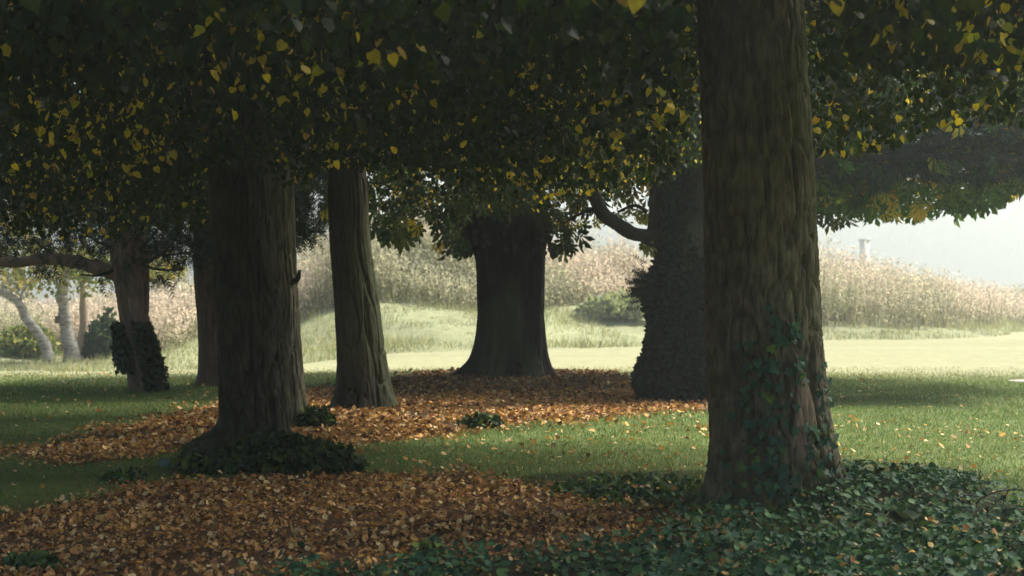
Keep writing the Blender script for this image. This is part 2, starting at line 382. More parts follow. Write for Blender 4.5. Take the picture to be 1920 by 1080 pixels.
def crown(tree, base, cx, cy_, rx, ry, zb, ztop, tm, key, size, dens, pal, ypal, yprob, nparts=0, cull=None, lpt=11, coarse=.34, cscale=2.4, seed=0, twl=.7, name='crown', hole=.42):
    vol = math.pi * rx * ry * (ztop - zb); n = int(vol * dens)
    a = rng.random(n) * 2 * np.pi; r = np.sqrt(rng.random(n)); x = cx + rx * r * np.cos(a); y = cy_ + ry * r * np.sin(a)
    zz = zb + .45 * (fbm2(x * .6, y * .6, seed + 50) - .5) * 2
    top = zb + (ztop - zb) * np.sqrt(np.maximum(0, 1 - (r * .97) ** 2))
    z = zz + np.maximum(top - zz, .5) * rng.random(n)
    P = np.stack([x, y, z], -1)
    keep = n3(x * .75, y * .75, z * .9, seed + 60) > hole - .15
    P = P[keep]
    px, py, d = proj(P); mrg = 1.4 / np.maximum(d, 1) * F
    vis = (d > 3.5) & (px > -mrg) & (px < 1920 + mrg) & (py > -.35 * mrg - 30)
    sel = vis | (rng.random(len(P)) < coarse); P = P[sel]; vis = vis[sel]
    n = len(P)
    # twigs
    out = P - np.array([cx, cy_, zb + 1.5]); tdir = norm(norm(out) * .7 + rng.normal(size=(n, 3)) * .45 + np.array([0, 0, -.35]))
    tl = twl * (.6 + .8 * rng.random(n)) * np.where(vis, 1, 1.6)
    k = lpt; f = (np.arange(k)[None] + rng.random((n, k))) / k
    LP = P[:, None] + tdir[:, None] * (f * tl[:, None])[..., None]; LP[..., 2] -= .22 * (f ** 2) * tl[:, None]
    LP = (LP + rng.normal(size=LP.shape) * .045 * np.where(vis, 1, 3)[:, None, None]).reshape(-1, 3)
    lv = np.repeat(vis, k); m_ = len(LP)
    U, V, W = hang(m_); S = size * (.45 + .75 * rng.random(m_)) * np.where(lv, 1, cscale)
    yl = (rng.random(m_) < yprob * (.25 + 7.5 * ss(.60, .76, n3(LP[:, 0] * 1.3, LP[:, 1] * 1.3, LP[:, 2] * 1.3, seed + 70)))).astype(float)
    ok = np.ones(m_, bool)
    if cull is not None: ok = ~cull(LP, *proj(LP))
    col = np.where(yl[:, None] > 0, ypal[rng.integers(0, len(ypal), m_)], pal[rng.integers(0, len(pal), m_)])
    a0, a1, _d = proj(LP); infr = ~lv & (a0 > -60) & (a0 < 1980) & (a1 > -60) & (_d > .5); S = np.where(infr, S / cscale, S); ok &= ~(infr & (_d < 5))
    LP, U, V, W, S, yl, col, lv = (q[ok] for q in (LP, U, V, W, S, yl, col, lv))
    if nparts:
        pk = pick(LP, S, yl, nparts); pkd = (LP[pk], U[pk], V[pk], W[pk], S[pk], col[pk])
        kk = np.ones(len(LP), bool); kk[pk] = False; LP, U, V, W, S, col, lv = (q[kk] for q in (LP, U, V, W, S, col, lv))
    near = lv & (LP[:, 1] < 10.5) if key == 'heart' else lv
    A = Acc(); A.stamp(tm, LP[near], U[near], V[near], W[near], S[near], col[near] * (.8 + .4 * rng.random((near.sum(), 1))))
    mid = ~near & lv & (LP[:, 1] < 18)
    for fr, tm2 in ((mid, T_SIMPLE), (~near & ~mid, T_QUAD)):
        A.stamp(tm2, LP[fr], U[fr], V[fr], W[fr], S[fr], col[fr] * (.8 + .4 * rng.random((fr.sum(), 1))))
    # twig wood
    E = P[vis] + tdir[vis] * tl[vis][:, None]; E[:, 2] -= .2 * tl[vis]; B = P[vis]
    okt = np.ones(len(B), bool)
    if cull is not None: okt = ~cull(B, *proj(B)) & ~cull(E, *proj(E))
    B, E = B[okt], E[okt]
    if len(B):
        q = norm(np.cross(E - B, rng.normal(size=B.shape))); q2_ = norm(np.cross(E - B, q))
        rr = .006; TV = np.stack([B + q * rr, B - q * rr * .5 + q2_ * rr, B - q * rr * .5 - q2_ * rr, E], 1).reshape(-1, 3)
        b4 = (np.arange(len(B)) * 4)[:, None]
        A.add(TV, [np.concatenate([b4 + [0, 1, 3], b4 + [1, 2, 3], b4 + [2, 0, 3]])], np.array([.04, .033, .025]))
    co = link(name, A.mesh(name, False, base), M_LEAF, tree, kind='stuff')
    if nparts: leaf_parts(co, base, tm, key, *pkd, M_LEAF)
    return co
def curve_y(pts): 
    xs_, ys_ = zip(*pts); return lambda x: np.interp(x, xs_, ys_)
wob = lambda P, s: 26 * (n3(P[:, 0] * 1.7, P[:, 1] * 1.7, P[:, 2] * .1, s) - .5)

def limbs(tree, base, path, z0, n, reach, r0, col, seed, up=.55):
    rs = np.random.default_rng(seed); P = np.array(path)
    for i in range(n):
        a = i / n * 2 * math.pi + rs.random() * .6; z = z0 + i % 3 * .45 + rs.random() * .4
        x = np.interp(z, P[:, 2], P[:, 0]); y = np.interp(z, P[:, 2], P[:, 1]); L = reach * (.7 + .5 * rs.random())
        d = np.array([math.cos(a), math.sin(a)])
        pts = [(x, y, z)]
        for f in (.25, .55, 1.):
            j = rs.normal(size=3) * .22 * f
            pts.append((x + d[0] * L * f + j[0], y + d[1] * L * f + j[1], z + L * up * f ** .8 * (1 + .3 * rs.random()) + j[2] * .5))
        limb(tree, base, pts, r0 * (.7 + .4 * rs.random()), r0 * .18, col, 'branch')

# T1: lime tree in the right foreground
b1 = base_of(1452, 948); b1 = (2.02, 11.0, HZ(2.02, 11.0))
lime_right = thing('lime_tree', 'thick ridged lime tree trunk with ivy at its foot, right foreground', 'tree', b1, 'lime trees over the leaf litter')
p1 = [(b1[0] + .03, 11, b1[2] - .25), (b1[0], 11, .35), (1.955, 11, 1.2), (1.90, 11, 2.4), (1.83, 11, 4.0), (1.76, 11.05, 5.6), (1.75, 11.1, 8.5)]
def ex1(TH, Z):
    a = (TH - (-1.95)) ; a = (a + np.pi) % (2 * np.pi) - np.pi
    e = np.sqrt((a / .26) ** 2 + ((Z - 2.33) / .16) ** 2); scar = np.exp(-np.maximum(0, e - .8) ** 2 * 18)
    rim = .02 * np.exp(-((e - 1.0) / .22) ** 2) - .012 * np.exp(-(e / .7) ** 2)
    b = (TH - (-1.12) + np.pi) % (2 * np.pi) - np.pi
    pat = ss(.35, .6, np.exp(-((b + .05 * np.sin(Z * 6)) / .30) ** 2 - ((Z - .62) / .42) ** 2) + .35 * (n3(TH * 5, Z * 4, 0 * Z, 91) - .5))
    return rim, np.clip(scar + .8 * pat, 0, 1)
def cf1(TH, Z, C_):
    b = (TH - (-1.12) + np.pi) % (2 * np.pi) - np.pi
    pat = ss(.35, .6, np.exp(-((b + .05 * np.sin(Z * 6)) / .30) ** 2 - ((Z - .62) / .42) ** 2) + .35 * (n3(TH * 5, Z * 4, 0 * Z, 91) - .5))[..., None]
    w = ss(-.2, 1.2, np.cos(TH + .9))[..., None] * .5  # front right side of the bark lightened: side light put into the colour
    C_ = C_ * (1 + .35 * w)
    return C_ * (1 - pat) + np.array([.20, .145, .11]) * pat * (.8 + .4 * n3(TH * 30, Z * 12, 0 * Z, 92))[..., None]
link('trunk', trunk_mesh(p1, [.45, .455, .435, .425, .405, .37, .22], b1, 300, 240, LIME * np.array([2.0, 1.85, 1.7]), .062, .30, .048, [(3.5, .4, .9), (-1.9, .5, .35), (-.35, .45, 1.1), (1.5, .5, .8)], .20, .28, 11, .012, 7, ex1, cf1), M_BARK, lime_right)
limbs(lime_right, b1, p1, 4.3, 9, 3.6, .12, LIME, 31)
lowR = curve_y([(-200, 330), (1000, 300), (1250, 190), (1300, 150), (1540, 290), (1600, 290), (1680, 262), (1760, 235), (1920, 225), (2200, 210)])
def cull1(P, px, py, d):
    c = py > lowR(px) + wob(P, 1)
    c |= (px > 1255) & (px < 1560) & (py > -60) & (d < 11.8)
    c |= d < 5.6 + py * .020 + wob(P, 21) * .03
    return c
crown(lime_right, b1, 2.2, 11.2, 5.6, 6.2, 2.72, 8.8, T_HEART, 'heart', .074, 20, GREEN, YELL, .05, 300, cull1, seed=1)

# T2: lime tree left foreground
b2 = base_of(472, 862); b2 = (-2.42, 13.5, HZ(-2.42, 13.5))
lime_left = thing('lime_tree', 'dark lime tree trunk with ivy clump round its foot, left foreground', 'tree', b2, 'lime trees over the leaf litter')
p2 = [(-2.42, 13.5, b2[2] - .25), (-2.44, 13.5, .4), (-2.50, 13.5, 1.4), (-2.58, 13.5, 2.8), (-2.62, 13.5, 4.4), (-2.6, 13.5, 8.0)]
def ex2(TH, Z):
    a = (TH - 3.45 + np.pi) % (2 * np.pi) - np.pi; b = (TH + .25 + np.pi) % (2 * np.pi) - np.pi
    burl = .22 * np.exp(-(a / .55) ** 4) * np.exp(-(np.maximum(Z, 0) / .24) ** 4) + .22 * np.exp(-(b / .45) ** 4) * np.exp(-(np.maximum(Z, 0) / .17) ** 4)
    burl = burl * (.1 + 1.2 * n3(np.cos(TH) * 7, np.sin(TH) * 7, Z * 14, 19) + .7 * n3(np.cos(TH) * 17, np.sin(TH) * 17, Z * 34, 20))
    return burl, 0 * TH
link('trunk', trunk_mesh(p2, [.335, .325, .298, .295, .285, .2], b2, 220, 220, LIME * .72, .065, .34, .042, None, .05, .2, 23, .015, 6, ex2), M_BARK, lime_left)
limbs(lime_left, b2, p2, 3.4, 9, 3.8, .10, LIME, 32)
lowL = curve_y([(-400, 470), (0, 432), (120, 440), (260, 425), (385, 415), (400, 330), (420, 235), (505, 225), (540, 300), (575, 318), (640, 290), (700, 310), (870, 330), (1000, 345), (1250, 330), (1300, 200), (1330, 120), (1540, 120), (2000, 100)])
def cull2(P, px, py, d):
    c = py > lowL(px) + wob(P, 2) * 1.2
    c |= (px > 378) & (px < 520) & (py > 175 + wob(P, 3) * 2) & (d < 14)
    c |= (px > 1290) & (px < 1540) & (d < 12)
    c |= d < 5.6 + py * .020 + wob(P, 22) * .03
    return c
crown(lime_left, b2, -2.4, 13.0, 6.8, 7.8, 2.5, 8.6, T_HEART, 'heart', .073, 19, GREEN, YELL, .055, 300, cull2, seed=2)

# T3: lime tree just behind
b3 = (-2.84, 17.6, HZ(-2.84, 17.6))
lime_behind = thing('lime_tree', 'lime tree half hidden behind the dark left foreground trunk', 'tree', b3, 'lime trees over the leaf litter')
p3 = [(-2.84, 17.6, b3[2] - .25), (-2.86, 17.6, .4), (-2.93, 17.6, 1.6), (-2.98, 17.6, 3.2), (-3.0, 17.6, 7.5)]
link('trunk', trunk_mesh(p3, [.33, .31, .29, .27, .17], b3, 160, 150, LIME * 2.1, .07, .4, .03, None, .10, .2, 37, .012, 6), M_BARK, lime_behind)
limb(lime_behind, b3, [(-2.72, 17.45, 1.80), (-2.62, 17.4, 1.84), (-2.60, 17.4, 1.95)], .045, .02, LIME, 'branch_stub', 8, 6)
limbs(lime_behind, b3, p3, 3.3, 6, 2.8, .08, LIME, 33)
low3 = curve_y([(0, 410), (380, 400), (500, 330), (545, 345), (580, 335), (605, 300), (640, 300), (700, 330), (800, 335), (900, 370), (1250, 350)])
gaps = [(592, 248, 14, 10), (600, 372, 16, 26), (735, 214, 16, 10), (820, 334, 22, 10), (1215, 355, 26, 22), (745, 245, 8, 6), (575, 470, 40, 60)]
def gapcull(px, py, P):
    c = np.zeros(len(px), bool); w = n3(P[:, 0] * 5, P[:, 1] * 5, P[:, 2] * 5, 77)
    for x, y, a, b in gaps: c |= ((px - x) / a) ** 2 + ((py - y) / b) ** 2 < .5 + w
    return c
def cull3(P, px, py, d): return (py > low3(px) + wob(P, 4)) | gapcull(px, py, P)
crown(lime_behind, b3, -3.4, 18.2, 4.4, 4.2, 2.9, 8.2, T_HEART, 'heart', .075, 13, GREEN, YELL, .06, 60, cull3, seed=3)

# T4: lime, middle
b4 = (-2.14, 20.8, HZ(-2.14, 20.8))
lime_mid = thing('lime_tree', 'leaning lime tree with flared foot, left of the broad chestnut', 'tree', b4, 'lime trees over the leaf litter')
p4 = [(-2.14, 20.8, b4[2] - .25), (-2.17, 20.8, .4), (-2.28, 20.8, 1.6), (-2.40, 20.8, 3.1), (-2.5, 20.8, 7.8)]
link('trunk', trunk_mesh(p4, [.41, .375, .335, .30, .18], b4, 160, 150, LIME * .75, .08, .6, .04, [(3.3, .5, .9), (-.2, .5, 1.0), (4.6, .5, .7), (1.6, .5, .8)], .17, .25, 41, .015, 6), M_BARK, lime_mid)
limbs(lime_mid, b4, p4, 3.2, 7, 3.0, .09, LIME, 34)
low4 = curve_y([(0, 400), (500, 330), (600, 300), (690, 325), (700, 400), (880, 400), (1030, 385), (1250, 340), (1330, 300)])
def cull4(P, px, py, d): return (py > low4(px) + wob(P, 5)) | gapcull(px, py, P) | ((px > 612) & (px < 700) & (py > 318) & (d < 21))
crown(lime_mid, b4, -1.3, 21.4, 5.0, 4.2, 3.0, 8.6, T_HEART, 'heart', .075, 13, GREEN, YELL, .06, 80, cull4, seed=4)

# T5: horse chestnut in the centre
b5 = (0.0, 28.0, HZ(0, 28.0))
chest = thing('chestnut_tree', 'massive fluted chestnut trunk standing alone in the centre of the leaf litter', 'tree', b5)
p5 = [(.02, 28, b5[2] - .3), (.0, 28, .35), (.0, 28, 1.3), (-.03, 28, 2.4), (-.06, 28, 3.1), (-.05, 28, 4.4), (-.05, 28, 8.)]
def ex5(TH, Z):
    a = (TH - np.pi + np.pi) % (2 * np.pi) - np.pi
    bul = .26 * np.exp(-(a / .8) ** 2) * np.exp(-((Z - 2.95) / .42) ** 2) + .06 * np.exp(-((Z - 3.0) / .35) ** 2)
    bul += .05 * np.maximum(0, n3(np.cos(TH) * 4, np.sin(TH) * 4, Z * 3, 66) - .5) * ss(2.2, 2.8, Z)
    return bul, 0 * TH
link('trunk', trunk_mesh(p5, [.68, .67, .66, .72, .80, .62, .4], b5, 240, 200, CHEST * .6, .10, .8, .04, [(3.25, .20, 1.7), (-.15, .22, .45), (4.25, .2, .6), (5.25, .16, .35), (1.6, .6, .6)], .34, .27, 53, .085, 6, ex5), M_BARK, chest)
limbs(chest, b5, p5, 3.6, 10, 4.0, .20, CHEST, 35, .45)
limb(chest, b5, [(-.5, 28, 3.25), (-1.05, 27.7, 3.1), (-1.45, 27.5, 3.2), (-1.75, 27.4, 3.35)], .045, .015, CHEST, 'branch', 8, 10)
low5 = curve_y([(300, 400), (560, 380), (610, 400), (695, 440), (740, 462), (780, 440), (800, 405), (815, 470), (870, 475), (885, 400), (1000, 385), (1030, 410), (1050, 472), (1085, 455), (1100, 400), (1150, 385), (1220, 345), (1255, 380), (1300, 430), (1500, 410)])
def cull5(P, px, py, d):
    return (py > low5(px) + wob(P, 6) * .8) | gapcull(px, py, P) | ((px > 872) & (px < 1036) & (py > 395) & (d < 28.8)) | ((px > 1100) & (px < 1260) & (py > 345) & (rng.random(len(px)) < .72))
CY = np.array([[.48, .36, .03], [.40, .36, .04], [.55, .34, .05]])
chest_crown = crown(chest, b5, .1, 27.8, 6.5, 4.0, 2.5, 9.5, T_CHEST, 'chest', .27, 4.6, CGREEN, CY, .05, 160, cull5, lpt=4, coarse=.3, cscale=1.6, seed=5, twl=.8, hole=.36)
# dead leaf bunches hanging round the burr
A = Acc(); n = 170; a = rng.random(n) * 2 * np.pi; P = np.stack([-.06 + (.86 + .06 * rng.random(n)) * np.cos(a), 28 + .86 * np.sin(a), 2.50 + .65 * rng.random(n)], -1)
U, V, W = hang(n, 1.2, .35); A.stamp(T_SIMPLE, P, U, V, W, .10 + .10 * rng.random(n), np.array([.03, .026, .016]) * (.5 + 1.0 * rng.random((n, 1))))
link('withered_sprouts', A.mesh('withered_sprouts', False, b5), M_DRY, chest, kind='stuff')

# T9: chestnut behind the right trunk, crown spreading to the right
b9 = (4.75, 27.0, HZ(4.75, 27.0))
chest2 = thing('chestnut_tree', 'chestnut crown with yellowing leaf fringe overhanging the right lawn', 'tree', b9)
p9 = [(4.75, 27, b9[2] - .3), (4.75, 27, .5), (4.72, 27, 2.5), (4.8, 27, 4.5), (4.9, 27, 8.5)]
link('trunk', trunk_mesh(p9, [.45, .42, .38, .36, .2], b9, 100, 100, CHEST, .1, .8, .018, None, .2, .3, 59, .02, 7), M_BARK, chest2)
limbs(chest2, b9, p9, 3.2, 8, 4.4, .16, CHEST, 36, .3)
low9 = curve_y([(1000, 300), (1240, 330), (1330, 345), (1520, 386), (1600, 398), (1700, 404), (1760, 396), (1840, 392), (1880, 372), (1925, 345), (2100, 320)])
def cull9(P, px, py, d): return (py > low9(px) + wob(P, 7) * .7) | gapcull(px, py, P)
crown(chest2, b9, 6.6, 26.8, 5.4, 3.6, 2.9, 9.0, T_CHEST, 'chest', .27, 8.0, CGREEN * np.array([1.5, 2.0, 1.6]), CY, .07, 150, cull9, lpt=4, coarse=.3, cscale=1.6, seed=6, twl=.7, hole=.34)

# T6: yew, its trunk wrapped in foliage
b6 = (2.62, 22.2, HZ(2.62, 22.2))
yew_r = thing('yew_tree', 'yew tree wrapped in dense dark foliage like a column, behind right trunk', 'tree', b6)
p6 = [(2.75, 22.2, b6[2] - .25), (2.72, 22.2, .5), (2.72, 22.2, 2.), (2.75, 22.2, 3.5), (2.8, 22.3, 7.5)]
link('trunk', trunk_mesh(p6, [.44, .40, .36, .34, .16], b6, 120, 120, CHEST * .4, .09, .8, .02, None, .12, .25, 61, .05, 6), M_BARK, yew_r)
YG = np.array([[.009, .020, .014], [.012, .025, .016], [.016, .032, .017], [.008, .016, .013]])
def column(tree, base, cx, cy_, prof, n, size, name='foliage', tm=T_YEW, pal=YG, az=None):
    z = rng.random(n) ** 1.05 * prof[-1][0]; r = np.interp(z, [a for a, b in prof], [b for a, b in prof])
    a = rng.random(n) * 2 * np.pi if az is None else az[0] + (az[1] - az[0]) * rng.random(n)
    r = r * (.80 + .24 * rng.random(n) + .5 * (n3(np.cos(a) * 2.4, np.sin(a) * 2.4, z * 2.6, 83) - .5))
    P = np.stack([cx + r * np.cos(a), cy_ + r * np.sin(a), base[2] + z], -1)
    out = np.stack([np.cos(a), np.sin(a), 0 * a], -1); v = norm(out * .8 + rng.normal(size=(n, 3)) * .5 + np.array([0, 0, .1])); U, V, W = frames(v, norm(rng.normal(size=(n, 3)) + out * .6))
    S = size * (.6 + .8 * rng.random(n)); A = Acc()
    A.stamp(tm, P, U, V, W, S, pal[rng.integers(0, len(pal), n)] * (.7 + .6 * rng.random((n, 1))))
    q = rng.random(n) < .5; P2 = P[q] - out[q] * .06
    A.stamp(T_SIMPLE, P2, U[q], V[q], W[q], S[q] * .8, pal[rng.integers(0, len(pal), q.sum())])
    return link(name, A.mesh(name, False, base), M_NEEDLE, tree, kind='stuff')
column(yew_r, b6, 2.62, 22.2, [(0, .63), (.3, .62), (.8, .54), (1.3, .49), (1.7, .47), (2.0, .38), (2.3, .33), (3.0, .34), (4.6, .34)], 19000, .085, tm=T_SIMPLE)
# sprouts sticking out to the left
A = Acc(); n = 140; P = np.array([2.14, 22.1, 1.75]) + rng.normal(size=(n, 3)) * np.array([.07, .12, .13]); v = norm(np.array([-1, -.1, .25]) + rng.normal(size=(n, 3)) * .4); U, V, W = frames(v, rng.normal(size=(n, 3)))
A.stamp(T_YEW, P, U, V, W, .16 + .16 * rng.random(n), YG[rng.integers(0, 4, n)]); link('sprouts', A.mesh('sprouts', False, b6), M_NEEDLE, yew_r, kind='stuff')
limb(yew_r, b6, [at(1290, 432, 22.2), at(1240, 437, 22.1), at(1200, 442, 22.), at(1168, 428, 22.), at(1135, 405, 22.), at(1118, 375, 22.), at(1112, 330, 22.1), at(1100, 250, 22.3)], .10, .12, CHEST, 'branch', 12, 26)
limb(yew_r, b6, [at(1222, 436, 22.1), at(1226, 400, 22.1), at(1224, 370, 22.1), at(1232, 335, 22.2), at(1236, 270, 22.3)], .075, .06, CHEST, 'branch', 10, 16)
limb(yew_r, b6, [at(1192, 442, 22.0), at(1220, 459, 22.0), at(1248, 455, 22.1), at(1275, 445, 22.2)], .035, .03, CHEST, 'branch', 8, 12)
limb(yew_r, b6, [at(1158, 398, 22.0), at(1190, 385, 22.0), at(1214, 398, 22.0)], .02, .035, CHEST, 'branch', 8, 12)
limb(yew_r, b6, [at(1122, 390, 22.), at(1090, 400, 22.), at(1055, 420, 22.1)], .03, .012, CHEST, 'branch', 8, 10)
def sprays(tree, base, name, n, fn, size, pal=YG, droop=.5, along=None):
    P = fn(n); n = len(P); v = rng.normal(size=(n, 3)) * .6; v[:, 2] = v[:, 2] * .5 - droop
    if along is not None: v = v + along
    U, V, W = frames(norm(v), norm(rng.normal(size=(n, 3)) * .6 + np.array([0, 0, 1.])))
    A = Acc(); A.stamp(T_YEW, P, U, V, W, size * (.6 + .8 * rng.random(n)), pal[rng.integers(0, len(pal), n)] * (.7 + .6 * rng.random((n, 1))))
    return link(name, A.mesh(name, False, base), M_NEEDLE, tree, kind='stuff')
YB = np.array([[.030, .060, .050], [.025, .050, .045], [.040, .075, .060], [.018, .034, .028]])
def yr(n):
    x = 3.2 + 6.8 * rng.random(n); y = 22.6 + 2.6 * rng.random(n); z = 3.32 + 1.9 * rng.random(n) ** 1.1
    P = np.stack([x, y, z], -1); px, py, d = proj(P); return P[~((py > 332 + wob(P, 9)) | ((px < 1250)))]
sprays(yew_r, b6, 'crown', 9500, yr, .26, YB * np.array([.35, .5, .5]), .45)
for i in range(4):
    limb(yew_r, b6, [(2.75, 22.25, 3.4 + .2 * i), (4.6, 22.8 + .4 * i, 3.75 + .22 * i), (7.0, 23.0 + .5 * i, 3.9 + .22 * i), (9.4, 23.2 + .6 * i, 3.7 + .25 * i)], .09, .03, CHEST, 'branch', 8, 14)
# chestnut leaves beside the limb, hanging low near the column
n = 30; P = np.array([at(px, py, 22.0 + rng.random()) for px, py in zip(1205 + 45 * rng.random(n), 448 + 22 * rng.random(n))])
kp = rng.random(n) < .6; P = P[kp]; n = len(P); U, V, W = hang(n, .9, .6)
leaf_parts(chest_crown, b5, T_CHEST, 'chest', P, U, V, W, .14 + .06 * rng.random(n), CY[rng.integers(0, 3, n)] * np.array([.5, .8, .8]), M_LEAF)
n = 70; P = np.array([at(px, py, 26.0 + rng.random()) for px, py in zip(1040 + 210 * rng.random(n), 345 + 75 * rng.random(n))]); U, V, W = hang(n, .9, .6)
leaf_parts(chest_crown, b5, T_CHEST, 'chest', P, U, V, W, .18 + .07 * rng.random(n), np.array([[.30, .34, .03], [.48, .36, .03], [.08, .11, .03]])[rng.integers(0, 3, n)], M_LEAF)

# T7: yew on the left with horizontal limb
b7 = (-6.36, 24.4, HZ(-6.36, 24.4))
yew_l = thing('yew_tree', 'left yew tree with ivy skirt and long pale horizontal limb', 'tree', b7)
p7 = [(-6.30, 24.4, b7[2] - .25), (-6.36, 24.4, .4), (-6.48, 24.4, 1.3), (-6.56, 24.4, 2.2), (-6.62, 24.4, 3.2), (-6.7, 24.4, 6.5)]
link('trunk', trunk_mesh(p7, [.24, .24, .25, .31, .29, .15], b7, 120, 120, YEWC * 1.2, .08, .9, .02, None, .06, .2, 71, .09, 5), M_BARK, yew_l)
limb(yew_l, b7, [at(232, 522, 24.4), at(200, 508, 24.3), at(150, 493, 24.2), at(90, 485, 24.1), at(30, 492, 24.), at(-80, 488, 23.9), at(-200, 470, 23.8)], .13, .07, YEWC * 1.6, 'branch', 12, 26)
for a, b in (((250, 500), (330, 450)), ((245, 480), (310, 410)), ((232, 470), (150, 430)), ((250, 490), (345, 505)), ((225, 500), (150, 515)), ((255, 470), (375, 470)), ((140, 487), (60, 450))):
    limb(yew_l, b7, [at(a[0], a[1], 24.3), at((a[0] + b[0]) / 2, (a[1] + b[1]) / 2 + 8, 24.1), at(b[0], b[1], 23.9)], .035, .012, CHEST, 'branch', 7, 9)
lowY = curve_y([(-300, 500), (0, 482), (60, 484), (66, 512), (100, 512), (110, 488), (150, 492), (160, 520), (200, 540), (215, 555), (225, 520), (285, 540), (330, 535), (350, 495), (420, 470), (560, 440), (620, 440)])
def yl(n):
    x = -10.5 + 7.2 * rng.random(n); y = 23.2 + 3.4 * rng.random(n); z = 1.9 + 3.2 * rng.random(n) ** .8
    P = np.stack([x, y, z], -1); px, py, d = proj(P)
    c = py > lowY(px) + wob(P, 10) * 1.2
    c |= (py > 470) & (n3(P[:, 0] * 2.5, P[:, 1] * 2.5, P[:, 2] * 2.5, 88) < .5)
    c |= (px > 200) & (px < 290) & (py > 520) & (d < 24.2) & (rng.random(len(P)) < .6)
    return P[~c]
sprays(yew_l, b7, 'crown', 11000, yl, .30, YG * 1.3, .5)
A = Acc(); n = 2600; z = .05 + 1.15 * rng.random(n); a = rng.random(n) * 2 * np.pi
side = np.cos(a); r = .24 + .16 * rng.random(n) * (1.1 - .5 * z); dx = np.where(side > 0, .10 * (1.25 - z), -.04 * ss(.3, .6, z)); kp = (side > .15) | ((side < -.25) & (z > .42)) | ((z > .35) & (z < .95) & (rng.random(n) < .7) & (side < .0))
P = np.stack([-6.36 - .12 * z + dx + r * np.cos(a), 24.4 + r * np.sin(a), b7[2] + z], -1)[kp]; out = np.stack([np.cos(a), np.sin(a), 0 * a], -1)[kp]; n = len(P)
U, V, W = frames(norm(np.array([0, 0, -.6]) + rng.normal(size=(n, 3)) * .5), norm(out + rng.normal(size=(n, 3)) * .4))
A.stamp(T_IVY, P, U, V, W, .05 + .05 * rng.random(n), np.array([.02, .034, .018]) * (.7 + .8 * rng.random((n, 1)))); link('ivy_skirt', A.mesh('ivy_skirt', False, b7), M_COVER, yew_l, kind='stuff')

# T8: second yew, farther
b8 = (-5.56, 26.2, HZ(-5.56, 26.2))
yew_l2 = thing('yew_tree', 'narrow dark yew trunk at the left edge of the left foreground trunk', 'tree', b8)
p8 = [(-5.50, 26.2, b8[2] - .25), (-5.54, 26.2, .5), (-5.60, 26.2, 1.6), (-5.63, 26.2, 2.4), (-5.7, 26.2, 6.)]
link('trunk', trunk_mesh(p8, [.24, .23, .23, .25, .13], b8, 90, 90, YEWC * .8, .08, .9, .02, None, .16, .2, 73, .07, 5), M_BARK, yew_l2)
for a, b in (((385, 500), (345, 470)), ((390, 490), (430, 430)), ((560, 436), (612, 434))):
    limb(yew_l2, b8, [at(a[0], a[1], 26.2), at((a[0] + b[0]) / 2, (a[1] + b[1]) / 2, 26.1), at(b[0], b[1], 26.)], .04, .012, CHEST, 'branch', 7, 9)
def yl2(n):
    x = -7.5 + 4.0 * rng.random(n); y = 25.4 + 1.8 * rng.random(n); z = 2.3 + 2.8 * rng.random(n)
    P = np.stack([x, y, z], -1); px, py, d = proj(P)
    low = curve_y([(300, 505), (380, 520), (410, 500), (540, 460), (570, 440), (600, 440), (615, 425), (640, 380), (700, 360)])
    return P[~((py > low(px) + wob(P, 12)) | ((px > 575) & (n3(P[:, 0] * 3, P[:, 1] * 3, P[:, 2] * 3, 89) < .45)))]
sprays(yew_l2, b8, 'crown', 4200, yl2, .28, YG * 1.3, .5)

